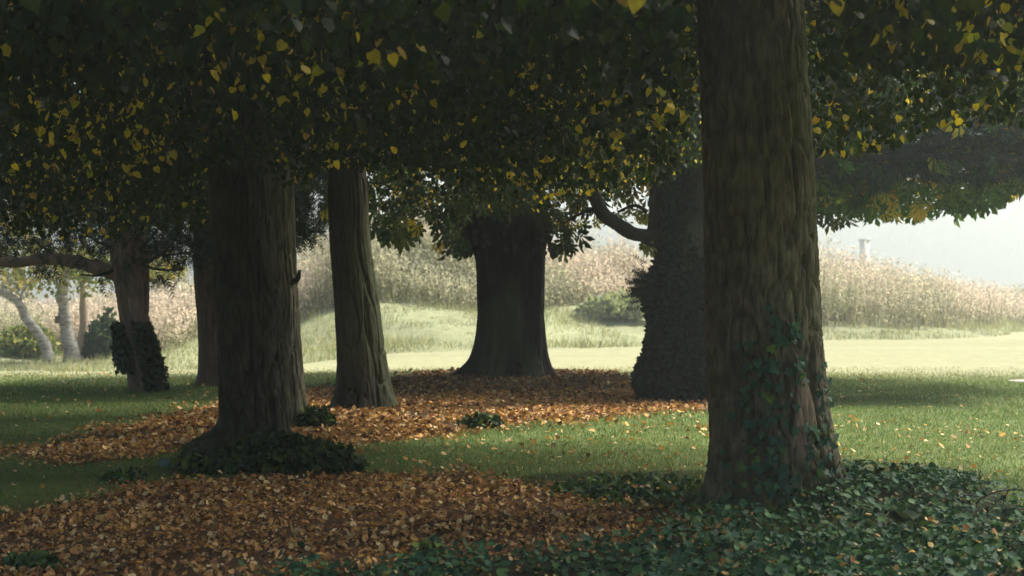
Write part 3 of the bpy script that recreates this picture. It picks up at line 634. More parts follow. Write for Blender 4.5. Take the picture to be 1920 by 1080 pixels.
# ------------------------------------------------------------------ ivy on the right trunk
def ivy_on_trunk():
    t_ = thing('ivy_plant', 'green ivy climbing the lower half of the thick right foreground trunk', 'ivy', (b1[0], b1[1] - .48, b1[2]))
    base = tuple(t_.location)
    def surf(th, z):
        x = np.interp(z, [q[2] for q in p1], [q[0] for q in p1]); r = np.interp(z, [q[2] for q in p1], [.45, .455, .435, .425, .405, .37, .22]) + .03
        zz = z - b1[2]
        lob = sum(s * np.exp(-((((th - a + np.pi) % (2 * np.pi)) - np.pi) / w) ** 2) for a, w, s in [(3.5, .4, .9), (-1.9, .5, .35), (-.35, .45, 1.1), (1.5, .5, .8)])
        r = r + .20 * (.25 + .75 * lob) * np.exp(-np.maximum(zz, -.1) / .28)
        return np.stack([x + r * np.cos(th), 11 + r * np.sin(th), z + 0 * th], -1)
    def th_of(px, z): 
        x0 = np.interp(z, [q[2] for q in p1], [q[0] for q in p1]); r = .46 + .1 * np.exp(-max(z - b1[2], 0) / .28); X = (px - 960) / F * 10.6
        return -math.acos(max(-1, min(1, (X - x0) / r)))
    runs = [[(1450, 575), (1452, 650), (1448, 730), (1440, 800), (1425, 870), (1420, 950)], [(1405, 650), (1408, 720), (1402, 800), (1405, 880), (1412, 950)],
            [(1492, 670), (1488, 710)], [(1532, 700), (1545, 770), (1556, 830), (1562, 890)], [(1525, 790), (1515, 840), (1530, 880), (1540, 910)], [(1450, 830), (1462, 880), (1470, 940)], [(1470, 600), (1485, 640)]]
    Ps, TH_ = [], []
    for k, rn in enumerate(runs):
        zs = [CAMH + (560 - b) / F * 10.6 for a, b in rn]; ths = [th_of(a, z) for (a, b), z in zip(rn, zs)]
        n_ = 24; tt = np.linspace(0, len(rn) - 1, n_); zz = np.interp(tt, range(len(rn)), zs); tth = np.interp(tt, range(len(rn)), ths)
        path = surf(tth, zz); V, f = tube(path, np.linspace(.004, .009, n_), 5)
        link('stem', mesh_from('stem', V - np.array(base), f, np.tile([.07, .055, .04], (len(V), 1)), True), M_BARK, t_)
        m_ = int(len(rn) * (15 if k < 2 else 10)); q = rng.random(m_) * (len(rn) - 1)
        zz = np.interp(q, range(len(rn)), zs) + rng.normal(size=m_) * .045; wd = (.02 + .10 * (1 - np.clip(zz, 0, 1.4) / 1.5)) if k < 2 else .05 + 0 * zz
        Ps.append(zz); TH_.append(np.interp(q, range(len(rn)), ths) + rng.normal(size=m_) * wd / .45)
    zz = np.concatenate(Ps); th = np.concatenate(TH_); kp = (zz > b1[2] + .01); zz, th = zz[kp], th[kp]
    P = surf(th, zz); out = np.stack([np.cos(th), np.sin(th), 0 * th], -1); P = P + out * (.008 + .04 * rng.random((len(P), 1)) ** 2); n_ = len(P)
    U, V, W = frames(norm(np.array([0, 0, -1.]) + rng.normal(size=(n_, 3)) * .45), norm(out + rng.normal(size=(n_, 3)) * .3 + np.array([0, 0, .3])))
    cols = np.array([[.036, .080, .058], [.046, .095, .066], [.06, .125, .060], [.10, .18, .045]])[rng.choice(4, n_, p=[.4, .35, .18, .07])]
    leaf_parts(t_, base, T_IVY, 'ivy', P[:300], U, V, W, .03 + .055 * rng.random(n_), cols, M_COVER)
ivy_on_trunk()

# ------------------------------------------------------------------ ground plants
def inview(x, y, mrg=1.3): return (np.abs(x) < y * .36 + mrg)
def scatter(n, x0, x1, y0, y1): return x0 + (x1 - x0) * rng.random(n), y0 + (y1 - y0) * rng.random(n)
TRK = [(b1[0], b1[1], .5), (b2[0], b2[1], .36), (b3[0], b3[1], .33), (b4[0], b4[1], .42), (0, 28, .75), (2.62, 22.2, .5), (b7[0], b7[1], .28), (b8[0], b8[1], .25)]
def offtrunk(x, y):
    k = np.ones(len(x), bool)
    for a, b, r in TRK: k &= (x - a) ** 2 + (y - b) ** 2 > r * r
    return k
# lawn grass
x, y = scatter(620000, -13, 13, 8, 33); w = np.clip(13.0 / y, .35, 1.0)
k = inview(x, y) & (rng.random(len(x)) < w); x, y = x[k], y[k]
wx, wy = warp(x, y); wx = wx + rng.normal(size=len(x)) * .008 * y; wy = wy + rng.normal(size=len(x)) * .014 * y; l_ = pip(wx, wy, L1) | pip(wx, wy, L2) | pip(wx, wy, L3); c_ = pip(wx, wy, G1)
k = offtrunk(x, y) & (rng.random(len(x)) > ss(26, 33, y) * .9) & (~(l_ | c_) | (rng.random(len(x)) < np.where(c_, .12, .035))) & ~(((x - 11.4) / 1.85) ** 2 + ((y - 27.3) / 1.2) ** 2 < 1)
x, y = x[k], y[k]; n = len(x); P = np.stack([x, y, H(x, y) - .004], -1)
v = rng.normal(size=(n, 3)) * .5; v[:, 2] = 1; U, V, W = frames(norm(v), norm(rng.normal(size=(n, 3)) * np.array([1, 1, .1])))
near_t = np.zeros(n)
for a, b, rr_ in TRK: near_t = np.maximum(near_t, 1 - ss(rr_ + .02, rr_ + .22, np.hypot(x - a, y - b)))
hgt = (.028 + .046 * rng.random(n) * (.5 + fbm2(x * 1.2, y * 1.2, 33))) * (1 + 2.6 * near_t); wid = .0035 + .0035 * rng.random(n)
L = T_TRI.V[None]; 
X = P[:, None] + L[..., 0:1] * (wid * np.clip(y / 12, 1, 2.2))[:, None, None] * U[:, None] + L[..., 1:2] * hgt[:, None, None] * V[:, None]
gc = np.array([[.080, .145, .038], [.10, .165, .045], [.135, .175, .055], [.065, .125, .045]])[rng.integers(0, 4, n)] * (.75 + .5 * fbm2(x * .7, y * .7, 35))[:, None]
ff = ss(25, 32, y)[:, None]; gc = gc * (1 - ff) + np.array([.17, .18, .08]) * ff
idx = (np.arange(n) * 3)[:, None] + np.arange(3)
link('lawn_grass', mesh_from('lawn_grass', X.reshape(-1, 3), [idx], np.repeat(gc, 3, 0)), M_GRASS, kind='stuff')
bpy.data.objects['lawn_grass']['label'] = 'short green grass of the lawn between the trees'; bpy.data.objects['lawn_grass']['category'] = 'grass'

# fallen leaves
LIT = np.array([[.30, .155, .060], [.36, .20, .085], [.22, .105, .045], [.42, .26, .115], [.29, .135, .050], [.13, .065, .035], [.46, .34, .18], [.38, .22, .06], [.09, .05, .03]])
PALE = np.array([[.44, .34, .16], [.40, .29, .12], [.48, .39, .22], [.40, .25, .09], [.34, .24, .14]])
x, y = scatter(400000, -11, 8, 7.2, 30.5); wx, wy = warp(x, y); wx = wx + rng.normal(size=len(x)) * .16 * y / 10 * (rng.random(len(x)) < .5); wy = wy + rng.normal(size=len(x)) * .30 * y / 10 * (rng.random(len(x)) < .5)
i1 = pip(wx, wy, L1); i2 = pip(wx, wy, L2); i3 = pip(wx, wy, L3); cg = pip(wx, wy, G1) | pip(wx, wy, G2)
dn = fbm2(x * 1.6, y * 1.6, 41)
pr = np.where(i1, .45 + .55 * ss(.3, .55, dn), np.where(i3, .32, np.where(i2, .85 * ss(.25, .5, dn) + .1, np.where(cg, .035, .006))))
edge = fbm2(x * .5, y * .5, 43); pr = np.where(~(i1 | i2 | i3 | cg) & (np.hypot(x - 1.5, y - 16) < 4.5), .03, pr)
pr = np.maximum(pr, .35 * np.exp(-((x - 3.05) / .55) ** 2 - ((y - 11.7) / .3) ** 2))
k = inview(x, y) & (rng.random(len(x)) < pr) & offtrunk(x, y); x, y = x[k], y[k]; onl = (i1 | i2 | i3)[k]; i3k = i3[k]; cgk = cg[k]
n = len(x); P = np.stack([x, y, H(x, y) + np.where(onl, .004 + .035 * rng.random(n), np.where(cgk, .10, .025))], -1)
tilt = np.where(onl, .6, .6)[:, None]; W0 = norm(np.array([0, 0, 1.]) + rng.normal(size=(n, 3)) * tilt); v = rng.normal(size=(n, 3)); v = v - (v * W0).sum(1, keepdims=True) * W0; U, V, W = frames(norm(v), W0)
S = (.014 + .040 * rng.random(n) ** 1.6) * np.clip(y / 11, 1, 1.6)
pale = rng.random(n) < np.where(onl, .012 * np.clip(y / 10, 1, 3), .75); col = np.where(pale[:, None], PALE[rng.integers(0, 5, n)], LIT[rng.integers(0, 9, n)] * 1.3 * (.7 + .6 * rng.random((n, 1))) * (.8 + .4 * fbm2(x * 1.1, y * 1.1, 44))[:, None])
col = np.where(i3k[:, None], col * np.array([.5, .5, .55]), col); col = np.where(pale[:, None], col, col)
S = np.where(onl, S, S * (.6 + .6 * rng.random(n)))
px, py, d = proj(P); cand = np.where(pale & (px > 5) & (px < 1915) & (py < 1075))[0]; cand = cand[np.argsort(-S[cand] / d[cand])][:300]
P[cand, 2] += .02
colp = np.concatenate([PALE, LIT[[3, 6, 7, 1]]])[rng.integers(0, 9, n)]
leaf_parts(ground, (0, 0, 0), T_CURL, 'curl', P[cand], U[cand], V[cand], W[cand], S[cand], colp[cand], M_DRY, 'fallen_leaf')
kk = np.ones(n, bool); kk[cand] = False; A = Acc(); nr = kk & (y < 12.5); fr_k = kk & (y >= 12.5); A.stamp(T_CURL, P[nr], U[nr], V[nr], W[nr], S[nr], col[nr]); A.stamp(T_SIMPLE, P[fr_k], U[fr_k], V[fr_k], W[fr_k], S[fr_k], col[fr_k])
lo = link('leaf_litter', A.mesh('leaf_litter'), M_DRY, kind='stuff'); lo['label'] = 'thick carpet of orange brown fallen leaves under the trees'; lo['category'] = 'leaf litter'

# round-leaved ground cover bottom right + dark ivy strip
COV = np.array([[.032, .080, .036], [.042, .096, .040], [.024, .062, .034], [.062, .118, .038], [.034, .080, .048], [.016, .040, .024]]) * 1.12
x, y = scatter(62000, -2.2, 6, 7.2, 12.4); wx, wy = warp(x, y); wx = wx + rng.normal(size=len(x)) * .10; wy = wy + rng.normal(size=len(x)) * .16; k = pip(wx, wy, G1) & inview(x, y, .8) & offtrunk(x, y) & (rng.random(len(x)) < (.12 + .9 * ss(.38, .62, fbm2(x * 2.2, y * 2.2, 51))) * (.55 + .45 * ss(.2, 1.6, x)))
x, y = x[k], y[k]; n = len(x); hh = (.02 + .11 * rng.random(n)) * (.6 + .8 * fbm2(x * 1.5, y * 1.5, 52)) * (.75 + .9 * np.exp(-((x - 2.9) / 1.2) ** 2 - ((y - 10.7) / .8) ** 2))
P = np.stack([x, y, H(x, y) + hh], -1); W0 = norm(np.array([0, -.25, 1.]) + rng.normal(size=(n, 3)) * .5); v = rng.normal(size=(n, 3)); U, V, W = frames(norm(v - (v * W0).sum(1, keepdims=True) * W0), W0)
S = .018 + .045 * rng.random(n) ** 1.6; col = COV[rng.integers(0, 6, n)]
pk = pick(P, S, np.zeros(n), 300); kk = np.ones(n, bool); kk[pk] = False
A = Acc(); A.stamp(T_ROUND, P[kk], U[kk], V[kk], W[kk], S[kk], col[kk] * (.75 + .5 * rng.random((kk.sum(), 1))))
gcv = link('ground_cover', A.mesh('ground_cover'), M_COVER, kind='stuff'); gcv['label'] = 'low round-leaved green ground cover at the foot of the right trunk'; gcv['category'] = 'ground cover'
leaf_parts(gcv, (0, 0, 0), T_ROUND, 'round', P[pk], U[pk], V[pk], W[pk], S[pk] * 1.1, col[pk], M_COVER)

def leafy(name, label, cat, loc, n, ext, size, tm, pal, nparts=0, key=None, stems=0, dark=.0):
    t_ = thing(name, label, cat, loc)
    q = norm(rng.normal(size=(n, 3))) * (rng.random((n, 1)) ** .45); q[:, 2] = np.abs(q[:, 2])
    P = np.array(loc) + q * np.array(ext); P[:, 2] = H(P[:, 0], P[:, 1]) + .015 + q[:, 2] * ext[2]
    U, V, W = frames(norm(rng.normal(size=(n, 3)) + q * .6), norm(q * .8 + rng.normal(size=(n, 3)) * .5 + np.array([0, -.2, .7])))
    S = size * (.6 + .8 * rng.random(n)); col = pal[rng.integers(0, len(pal), n)]
    kk = np.ones(n, bool)
    if nparts:
        pk = pick(P, S, np.zeros(n), nparts); kk[pk] = False; leaf_parts(t_, loc, tm, key, P[pk], U[pk], V[pk], W[pk], S[pk], col[pk], M_COVER)
    A = Acc(); A.stamp(tm, P[kk], U[kk], V[kk], W[kk], S[kk], col[kk] * (.7 + .6 * rng.random((kk.sum(), 1))))
    link('foliage', A.mesh('foliage', False, loc), M_COVER, t_, kind='stuff')
    for i in range(stems):
        a = rng.random() * 6.28; r = rng.random() * .7; p = np.array([loc[0] + ext[0] * r * math.cos(a), loc[1] + ext[1] * r * math.sin(a), loc[2] - .01])
        e = p + np.array([rng.normal() * .1, rng.normal() * .1, ext[2] * (.7 + .6 * rng.random())])
        V_, f = tube(spline([p, (p + e) / 2 + rng.normal(size=3) * .03, e], 6), np.linspace(.006, .003, 6), 5)
        link('stem', mesh_from('stem', V_ - np.array(loc), f, np.tile([.06, .05, .03], (len(V_), 1))), M_BARK, t_)
    return t_
IV = np.array([[.020, .036, .018], [.024, .045, .020], [.030, .055, .020], [.016, .028, .016], [.055, .085, .02]])
x0, y0 = -2.05, 13.0
leafy('ivy_clump', 'bushy dark ivy clump spreading right from the left trunk foot', 'ivy', (x0, y0, HZ(x0, y0)), 2600, (.75, .32, .26), .075, T_IVY, IV, 120, 'ivy', 9)
x0, y0 = -2.72, 12.85
leafy('ivy_clump', 'low green leaf clump left of the left trunk foot', 'ivy', (x0, y0, HZ(x0, y0)), 700, (.35, .22, .13), .07, T_IVY, IV * 1.5, 60, 'ivy', 3)
x0, y0 = g(592, 805)
leafy('seedling_bush', 'small leafy shrublet beside the trunk behind left, on the litter', 'shrub', (x0, y0, HZ(x0, y0)), 500, (.24, .2, .24), .075, T_IVY, IV * 1.3, 0, None, 4)
x0, y0 = g(905, 800)
leafy('seedling_bush', 'faint low green shrublet at the litter edge in front of the chestnut', 'shrub', (x0, y0, HZ(x0, y0)), 320, (.30, .25, .14), .07, T_IVY, IV * 1.8, 0, None, 3)
x0, y0 = g(1175, 925)
leafy('ivy_clump', 'dark ivy strip on the ground left of the right trunk', 'ivy', (x0, y0, HZ(x0, y0)), 1700, (.62, .6, .08), .055, T_SIMPLE, IV * 2.2, 0, None, 0)
x0, y0 = g(235, 905)
leafy('weed_clump', 'small weed clump in the left lawn beside the litter edge', 'weed', (x0, y0, HZ(x0, y0)), 240, (.22, .14, .10), .05, T_IVY, IV * 2.2, 0, None, 3)
x0, y0 = g(60, 1062)
leafy('weed_clump', 'round-leaved weed tuft in the bottom left corner', 'weed', (x0, y0, HZ(x0, y0)), 420, (.17, .12, .07), .04, T_ROUND, IV * 2.0, 60, 'round', 0)
x0, y0 = g(810, 1050)
leafy('weed_clump', 'thin weed sprouting from the litter at bottom centre', 'weed', (x0, y0, HZ(x0, y0)), 160, (.12, .1, .13), .035, T_SIMPLE, IV * 2.4, 0, None, 5)
# saplings left of the left trunk
def sapling(px, py, h, label, col):
    x0, y0 = g(px, py); z0 = HZ(x0, y0); t_ = thing('sapling', label, 'sapling', (x0, y0, z0))
    V_, f = tube(spline([(0, 0, -.01), (.01, 0, h * .5), (-.01, .01, h)], 7), np.linspace(.005, .003, 7), 5)
    link('stem', mesh_from('stem', V_, f, np.tile([.06, .05, .03], (len(V_), 1))), M_BARK, t_)
    n_ = 7; P = np.stack([x0 + rng.normal(size=n_) * .03, y0 + rng.normal(size=n_) * .03, z0 + h * (.35 + .65 * np.arange(n_) / n_)], -1)
    U, V, W = frames(norm(rng.normal(size=(n_, 3)) * np.array([1, 1, .3])), norm(np.array([0, -.8, .6]) + rng.normal(size=(n_, 3)) * .4))
    leaf_parts(t_, (x0, y0, z0), T_HEART, 'heart', P, U, V, W, .06 + .03 * rng.random(n_), np.tile(col, (n_, 1)), M_COVER)
sapling(328, 895, .30, 'green sapling with broad leaves left of the left trunk', np.array([.07, .12, .02]))
sapling(318, 888, .10, 'pale bluish seedling at the lawn edge left of the left trunk', np.array([.10, .15, .14]))
# longer grass and stalks on the ground cover
A = Acc(); n = 5200; x, y = scatter(n, -.6, 5.6, 7.4, 11.5); wx, wy = warp(x, y); k = pip(wx, wy, G1) & offtrunk(x, y) & (rng.random(n) < .08 + .9 * ss(.5, .75, n2(x * 1.3, y * 1.3, 55) + .28 * ss(2.2, 3.4, x) * (1 - ss(8.6, 10., y)))); x, y = x[k], y[k]; n = len(x)
P = np.stack([x, y, H(x, y)], -1); v = rng.normal(size=(n, 3)) * .3; v[:, 2] = 1; U, V, W = frames(norm(v), norm(rng.normal(size=(n, 3)) * np.array([1, 1, .1])))
L = T_BLADE.V[None]; hg = .07 + .15 * rng.random(n) ** 2; X = P[:, None] + L[..., 0:1] * .007 * U[:, None] + L[..., 1:2] * hg[:, None, None] * V[:, None] - np.array([0, 0, .25]) * (L[..., 1:2] ** 2) * hg[:, None, None] + (L[..., 1:2] ** 2) * .35 * hg[:, None, None] * W[:, None]
b5_ = (np.arange(n) * 5)[:, None]
gt = link('long_grass', mesh_from('long_grass', X.reshape(-1, 3), [b5_ + [0, 1, 2, 3], b5_ + [3, 2, 4]], np.repeat(np.array([[.07, .13, .03]]) * (.6 + .8 * rng.random((n, 1))), 5, 0)), M_GRASS, kind='stuff')
gt['label'] = 'long thin grass blades rising from the ground cover bottom right'; gt['category'] = 'grass'
def stick(name, label, cat, pts, r0, r1, n_=12, subs=()):
    t_ = thing(name, label, cat, tuple(pts[0])); base = np.array(pts[0])
    V_, f = tube(spline(pts, n_), np.linspace(r0, r1, n_), 6); link('stem', mesh_from('stem', V_ - base, f, np.tile([.05, .04, .032], (len(V_), 1)), True), M_BARK, t_)
    for s in subs:
        V_, f = tube(spline(s, 7), np.linspace(r1 * 1.2, r1 * .5, 7), 5); link('twig', mesh_from('twig', V_ - base, f, np.tile([.05, .04, .032], (len(V_), 1)), True), M_BARK, t_)
q = lambda px, py, d, dz=0: at(px, py, d)
gx, gy = g(1836, 985); z0 = HZ(gx, gy)
D = gy
stick('bare_twig', 'bare arching bramble twig reaching the right edge above the ground cover', 'twig', [(gx, gy, z0 - .02), q(1830, 945, D), q(1850, 928, D), q(1890, 918, D), q(1935, 922, D), q(1990, 945, D)], .007, .004, 16,
      [[q(1850, 928, D), q(1835, 905, D), q(1838, 880, D)], [q(1835, 940, D), q(1815, 915, D + .1), q(1805, 890, D + .1)], [q(1890, 918, D), q(1880, 945, D), q(1900, 965, D)], [q(1835, 930, D), q(1800, 925, D), q(1775, 900, D)]])
stick('bare_twig', 'short dark bramble twig below the arching one at right edge', 'twig', [(gx + .1, gy, z0 - .02), q(1880, 958, D), q(1905, 953, D), q(1960, 960, D)], .006, .004, 10)
for i in range(22):
    px = 1625 + 9.5 * i + rng.normal() * 4; x0, y0 = (px - 960) / F * 11.9, 11.9 + rng.normal() * .15; z0 = HZ(x0, y0); h = .10 + .10 * rng.random()
    t_ = None; V_, f = tube([(0, 0, -.02), (rng.normal() * .01, 0, h * .6), (rng.normal() * .02, 0, h)], [.005, .004, .003], 5)
    o = link('plant_stalk', mesh_from('plant_stalk', V_, f, np.tile([.05, .04, .03], (len(V_), 1)), True), M_BARK, loc=(x0, y0, z0))
    o['label'] = 'thin dry cut stalk on the mound right of the right trunk'; o['category'] = 'stalk'; o['group'] = 'dry stalks along the mound'
# big drooping leaves on the mound
def docks():
    for i, (px, py, s, c, lab) in enumerate(((1690, 980, .16, (.05, .075, .045), 'large grey-green dock leaf drooping on the ground cover'), (1640, 920, .15, (.09, .105, .025), 'large yellow-green dock leaf on the mound beside right trunk'))):
        x0, y0 = g(px, py, .1); z0 = HZ(x0, y0); t_ = thing('dock_plant', lab, 'plant', (x0, y0, z0))
        for j in range(3):
            a = .6 * (j - 1) + (.2 if i else -.2); vv = np.array([[math.sin(a) + .6 * (j - 1), -.35, .25]]); U, V, W = frames(norm(vv), np.array([[0, -.5, .9]]))
            leaf_parts(t_, (x0, y0, z0), T_HEART, 'heart', np.array([[x0, y0, z0 + .13]]), U, V, W, np.array([s * (1 - .2 * abs(j - 1))]), np.array([c]), M_COVER)
        V_, f = tube([(0, 0, -.01), (0, 0, .07), (0, -.01, .135)], .006, 5); link('stem', mesh_from('stem', V_, f, np.tile([.06, .07, .03], (len(V_), 1)), True), M_BARK, t_)
docks()

# ------------------------------------------------------------------ far bank: rough grass, reeds, scrub
n = 190000; y = 40 + 74 * rng.random(n) ** 1.3; x = (rng.random(n) * 2 - 1) * (y * .37 + 3); k = (y > ybk(x) - .6 + 1.5 * (n2(x * .8, y * .8, 61) - .5)) & (y < ybk(x) + 22); x, y = x[k], y[k]; n = len(x)
P = np.stack([x, y, H(x, y) - .02], -1); v = rng.normal(size=(n, 3)) * .35; v[:, 2] = 1; U, V, W = frames(norm(v), norm(rng.normal(size=(n, 3)) * np.array([1, 1, .1])))
tf = fbm2(x * .45, y * .45, 62); hg = (1 - .45 * ss(-7, -10, x)) * (.10 + .30 * rng.random(n)) * (.15 + 1.6 * ss(.35, .75, tf)); L = T_TRI.V[None]
X = P[:, None] + L[..., 0:1] * .028 * U[:, None] + L[..., 1:2] * hg[:, None, None] * V[:, None]
gcol = np.array([[.25, .26, .14], [.30, .30, .17], [.19, .23, .12], [.34, .32, .21]])[rng.integers(0, 4, n)] * (.7 + .6 * fbm2(x * .3, y * .3, 63))[:, None]
o = link('rough_grass', mesh_from('rough_grass', X.reshape(-1, 3), [(np.arange(n) * 3)[:, None] + np.arange(3)], np.repeat(gcol, 3, 0)), M_GRASS, kind='stuff'); o['label'] = 'tall pale rough grass on the misty bank beyond the field'; o['category'] = 'grass'
def reeds(name, label, n, fn, hfn):
    x, y = fn(n); n = len(x); z = H(x, y); h = hfn(x, y) * (.7 + .5 * rng.random(n)); A = Acc()
    P = np.stack([x, y, z - .05], -1); v = rng.normal(size=(n, 3)) * .13; v[:, 2] = 1; U, V, W = frames(norm(v), norm(rng.normal(size=(n, 3)) * np.array([1, 1, .05])))
    big = fbm2(x * .22, y * .22, 71); gmix = ss(.44, .60, big)[:, None]
    cst = np.array([.20, .19, .10]) * (.7 + .6 * rng.random((n, 1))); L = T_TRI.V[None]
    X = P[:, None] + L[..., 0:1] * .045 * U[:, None] + L[..., 1:2] * h[:, None, None] * V[:, None]
    A.add(X.reshape(-1, 3), [(np.arange(n) * 3)[:, None] + np.arange(3)], np.repeat(cst, 3, 0))
    dry = np.array([[.58, .49, .40], [.53, .45, .36], [.62, .54, .44], [.47, .41, .33]])[rng.integers(0, 4, n)] * (.9 + .2 * rng.random((n, 1)))  # dry tan tones made extra pale, part of the mist's fade is in the colour
    grn = np.array([[.34, .35, .23], [.40, .39, .28]])[rng.integers(0, 2, n)]
    for k in range(15):
        f = .40 + .65 * (k + rng.random(n)) / 12 if k < 11 else .1 + .4 * rng.random(n)
        Q = P + V * (f * h)[:, None] + rng.normal(size=(n, 3)) * .11; vv = norm(rng.normal(size=(n, 3)) * .6 + np.array([0, 0, .6])); u2, v2, w2 = frames(vv, rng.normal(size=(n, 3)))
        dm = dry * (1 - gmix) + grn * gmix; lowc = np.clip((f - .25) / .35, 0, 1)[:, None]; cc_ = (grn * (1 - lowc) + dm * lowc) * (.88 + .24 * rng.random((n, 1)))
        ln = .07 + .11 * rng.random(n); X = Q[:, None] + L[..., 0:1] * (.5 * ln)[:, None, None] * u2[:, None] + L[..., 1:2] * ln[:, None, None] * v2[:, None]
        A.add(X.reshape(-1, 3), [(np.arange(n) * 3)[:, None] + np.arange(3)], np.repeat(cc_, 3, 0))
    o = link(name, A.mesh(name), M_REED, kind='stuff'); o['label'] = label; o['category'] = 'scrub'
def fc(n):
    y = 52 + 16 * rng.random(n); x = -16 + 27 * rng.random(n); k = (y > ybk(x) + 7 + 5 * (n2(x * .35, y * .2, 72) - .5)); return x[k], y[k]
reeds('dry_scrub', 'pinkish dry scrub covering the misty bank behind the central chestnut', 15000, fc, lambda x, y: (.9 + 2.4 * ss(.25, .8, fbm2(x * .32, y * .32, 73))) * (1 - .35 * ss(-6, -13, x)))
def fr_(n):
    y = 52 + 42 * rng.random(n); x = 8 + 32 * rng.random(n); k = (y > ybk(x) + 2.5 + 4 * (n2(x * .35, y * .2, 74) - .5)) & (y < ybk(x) + 18) & (x < y * .40 + 3); return x[k], y[k]
reeds('dry_reeds', 'pale dry reed bed sloping down to the right beyond the field', 21000, fr_, lambda x, y: (1.3 + .9 * fbm2(x * .28, y * .28, 75)) * (1 + .75 * (1 - ss(11, 25, x))))
def fl(n):
    y = 47 + 16 * rng.random(n); x = -24 + 13 * rng.random(n); return x, y
reeds('dry_reeds', 'yellowish reeds and weeds behind the birches at far left', 7000, fl, lambda x, y: .9 + 1.0 * fbm2(x * .3, y * .3, 76))

# birches in the mist
def birchmat():
    m, t = newmat('birch_bark'); o = N(t, 'ShaderNodeOutputMaterial'); tc = N(t, 'ShaderNodeTexCoord'); mp = N(t, 'ShaderNodeMapping'); mp.inputs['Scale'].default_value = (1.5, 1.5, 5); t.links.new(tc.outputs['Object'], mp.inputs[0])
    n1 = noise(t, 2.6, 5, .65, mp.outputs[0]); c = mixc(t, mapr(t, n1, .45, .62, 0, 1), (.27, .255, .225), (.12, .10, .085))
    p = N(t, 'ShaderNodeBsdfPrincipled'); p.inputs['Roughness'].default_value = .85; t.links.new(c, p.inputs['Base Color']); t.links.new(p.outputs[0], o.inputs[0]); return m
M_BIRCH = birchmat()
BL = np.array([[.16, .17, .045], [.22, .20, .05], [.11, .14, .045], [.30, .23, .06]])
def misty_tree(name, label, base, trunkpts, rad, mat, lobes_, nl, size, pal, extra=(), group=None, col=(.2, .17, .14)):
    t_ = thing(name, label, 'tree', base, group); P = spline(trunkpts, 30); V_, f = tube(P, np.interp(np.linspace(0, 1, 30), np.linspace(0, 1, len(rad)), rad), 14)
    V_ = V_ + (n3(V_[:, 0] * 4, V_[:, 1] * 4, V_[:, 2] * 3, 5)[:, None] - .5) * rad[0] * .35
    link('trunk', mesh_from('trunk', V_ - np.array(base), f, np.tile(col, (len(V_), 1)), True), mat, t_)
    for e in extra:
        V_, f = tube(spline(e, 12), np.linspace(rad[-1] * .8, rad[-1] * .3, 12), 8); link('branch', mesh_from('branch', V_ - np.array(base), f, np.tile(col, (len(V_), 1)), True), mat, t_)
    A = Acc()
    for (cx, cy_, cz, rx, ry, rz) in lobes_:
        n = int(nl * rx * ry * rz); q_ = norm(rng.normal(size=(n, 3))) * rng.random((n, 1)) ** .4; Q = np.array([cx, cy_, cz]) + q_ * np.array([rx, ry, rz])
        Q = Q[n3(Q[:, 0] * 1.1, Q[:, 1] * 1.1, Q[:, 2] * 1.1, 79) > .42]; n = len(Q); U, V, W = hang(n, .5, .9); A.stamp(T_SIMPLE, Q, U, V, W, size * (.6 + .8 * rng.random(n)), pal[rng.integers(0, len(pal), n)] * (.7 + .6 * rng.random((n, 1))))
    link('crown', A.mesh('crown', False, base), M_LEAF, t_, kind='stuff')
    return t_
D = 43.0
def gb(px, d): x = (px - 960) / F * d; return (x, d, HZ(x, d))
bb = gb(92, D); mz = lambda px, py, d=D: at(px, py, d)
misty_tree('birch_tree', 'leaning white birch bending to the left in the mist at far left', bb, [(bb[0], D, bb[2] - .2), mz(88, 655), mz(70, 622), mz(48, 595), mz(38, 575), mz(20, 555), mz(-10, 540), mz(-60, 500)], [.19, .16, .14, .12, .10, .07], M_BIRCH,
           [(*mz(30, 500), 1.5, 1.2, .8), (*mz(-60, 470), 1.6, 1.4, 1.), (*mz(70, 470), 1.3, 1.2, 1.)], 420, .11, BL, [[mz(38, 575), mz(42, 548), mz(65, 520)], [mz(36, 545), mz(28, 530), mz(5, 527)]], 'birches in the mist')
bb = gb(137, D + .8); D2 = D + .8
misty_tree('birch_tree', 'stout upright white birch with a nest box in the mist', bb, [(bb[0], D2, bb[2] - .2), mz(134, 660, D2), mz(126, 620, D2), mz(120, 580, D2), mz(117, 550, D2), mz(125, 500, D2), mz(128, 420, D2)], [.26, .22, .19, .19, .15, .09], M_BIRCH,
           [(*mz(130, 500, D2), 1.7, 1.3, 1.0), (*mz(190, 480, D2), 1.4, 1.3, 1.)], 420, .11, BL * np.array([.8, .95, 1]), [[mz(117, 560, D2), mz(105, 530, D2), mz(80, 505, D2)]], 'birches in the mist')
nb_ = thing('nest_box', 'small dark wooden nest box on the left side of stout birch', 'nest box', mz(108, 606, D2 - .1))
bx0 = np.array(nb_.location)
def boxmesh(nm, x0, x1, y0, y1, z0, z1):
    V = [(x, y, z) for z in (z0, z1) for y in (y0, y1) for x in (x0, x1)]
    return mesh_from(nm, V, [[(0, 2, 3, 1), (4, 5, 7, 6), (0, 1, 5, 4), (2, 6, 7, 3), (0, 4, 6, 2), (1, 3, 7, 5)]])
link('box_body', boxmesh('box_body', -.055, .075, -.08, .08, 0, .2), M_WOOD, nb_); link('box_roof', boxmesh('box_roof', -.075, .095, -.11, .09, .201, .222), M_WOOD, nb_)
th = np.arange(12) / 12 * 2 * np.pi; link('entrance_hole', mesh_from('entrance_hole', np.stack([.01 + .016 * np.cos(th), -.083 + 0 * th, .13 + .016 * np.sin(th)], -1), [[tuple(range(12))]]), plain('hole', (.01, .01, .01)), nb_)
D3 = D + 2.; bb = gb(154, D3)
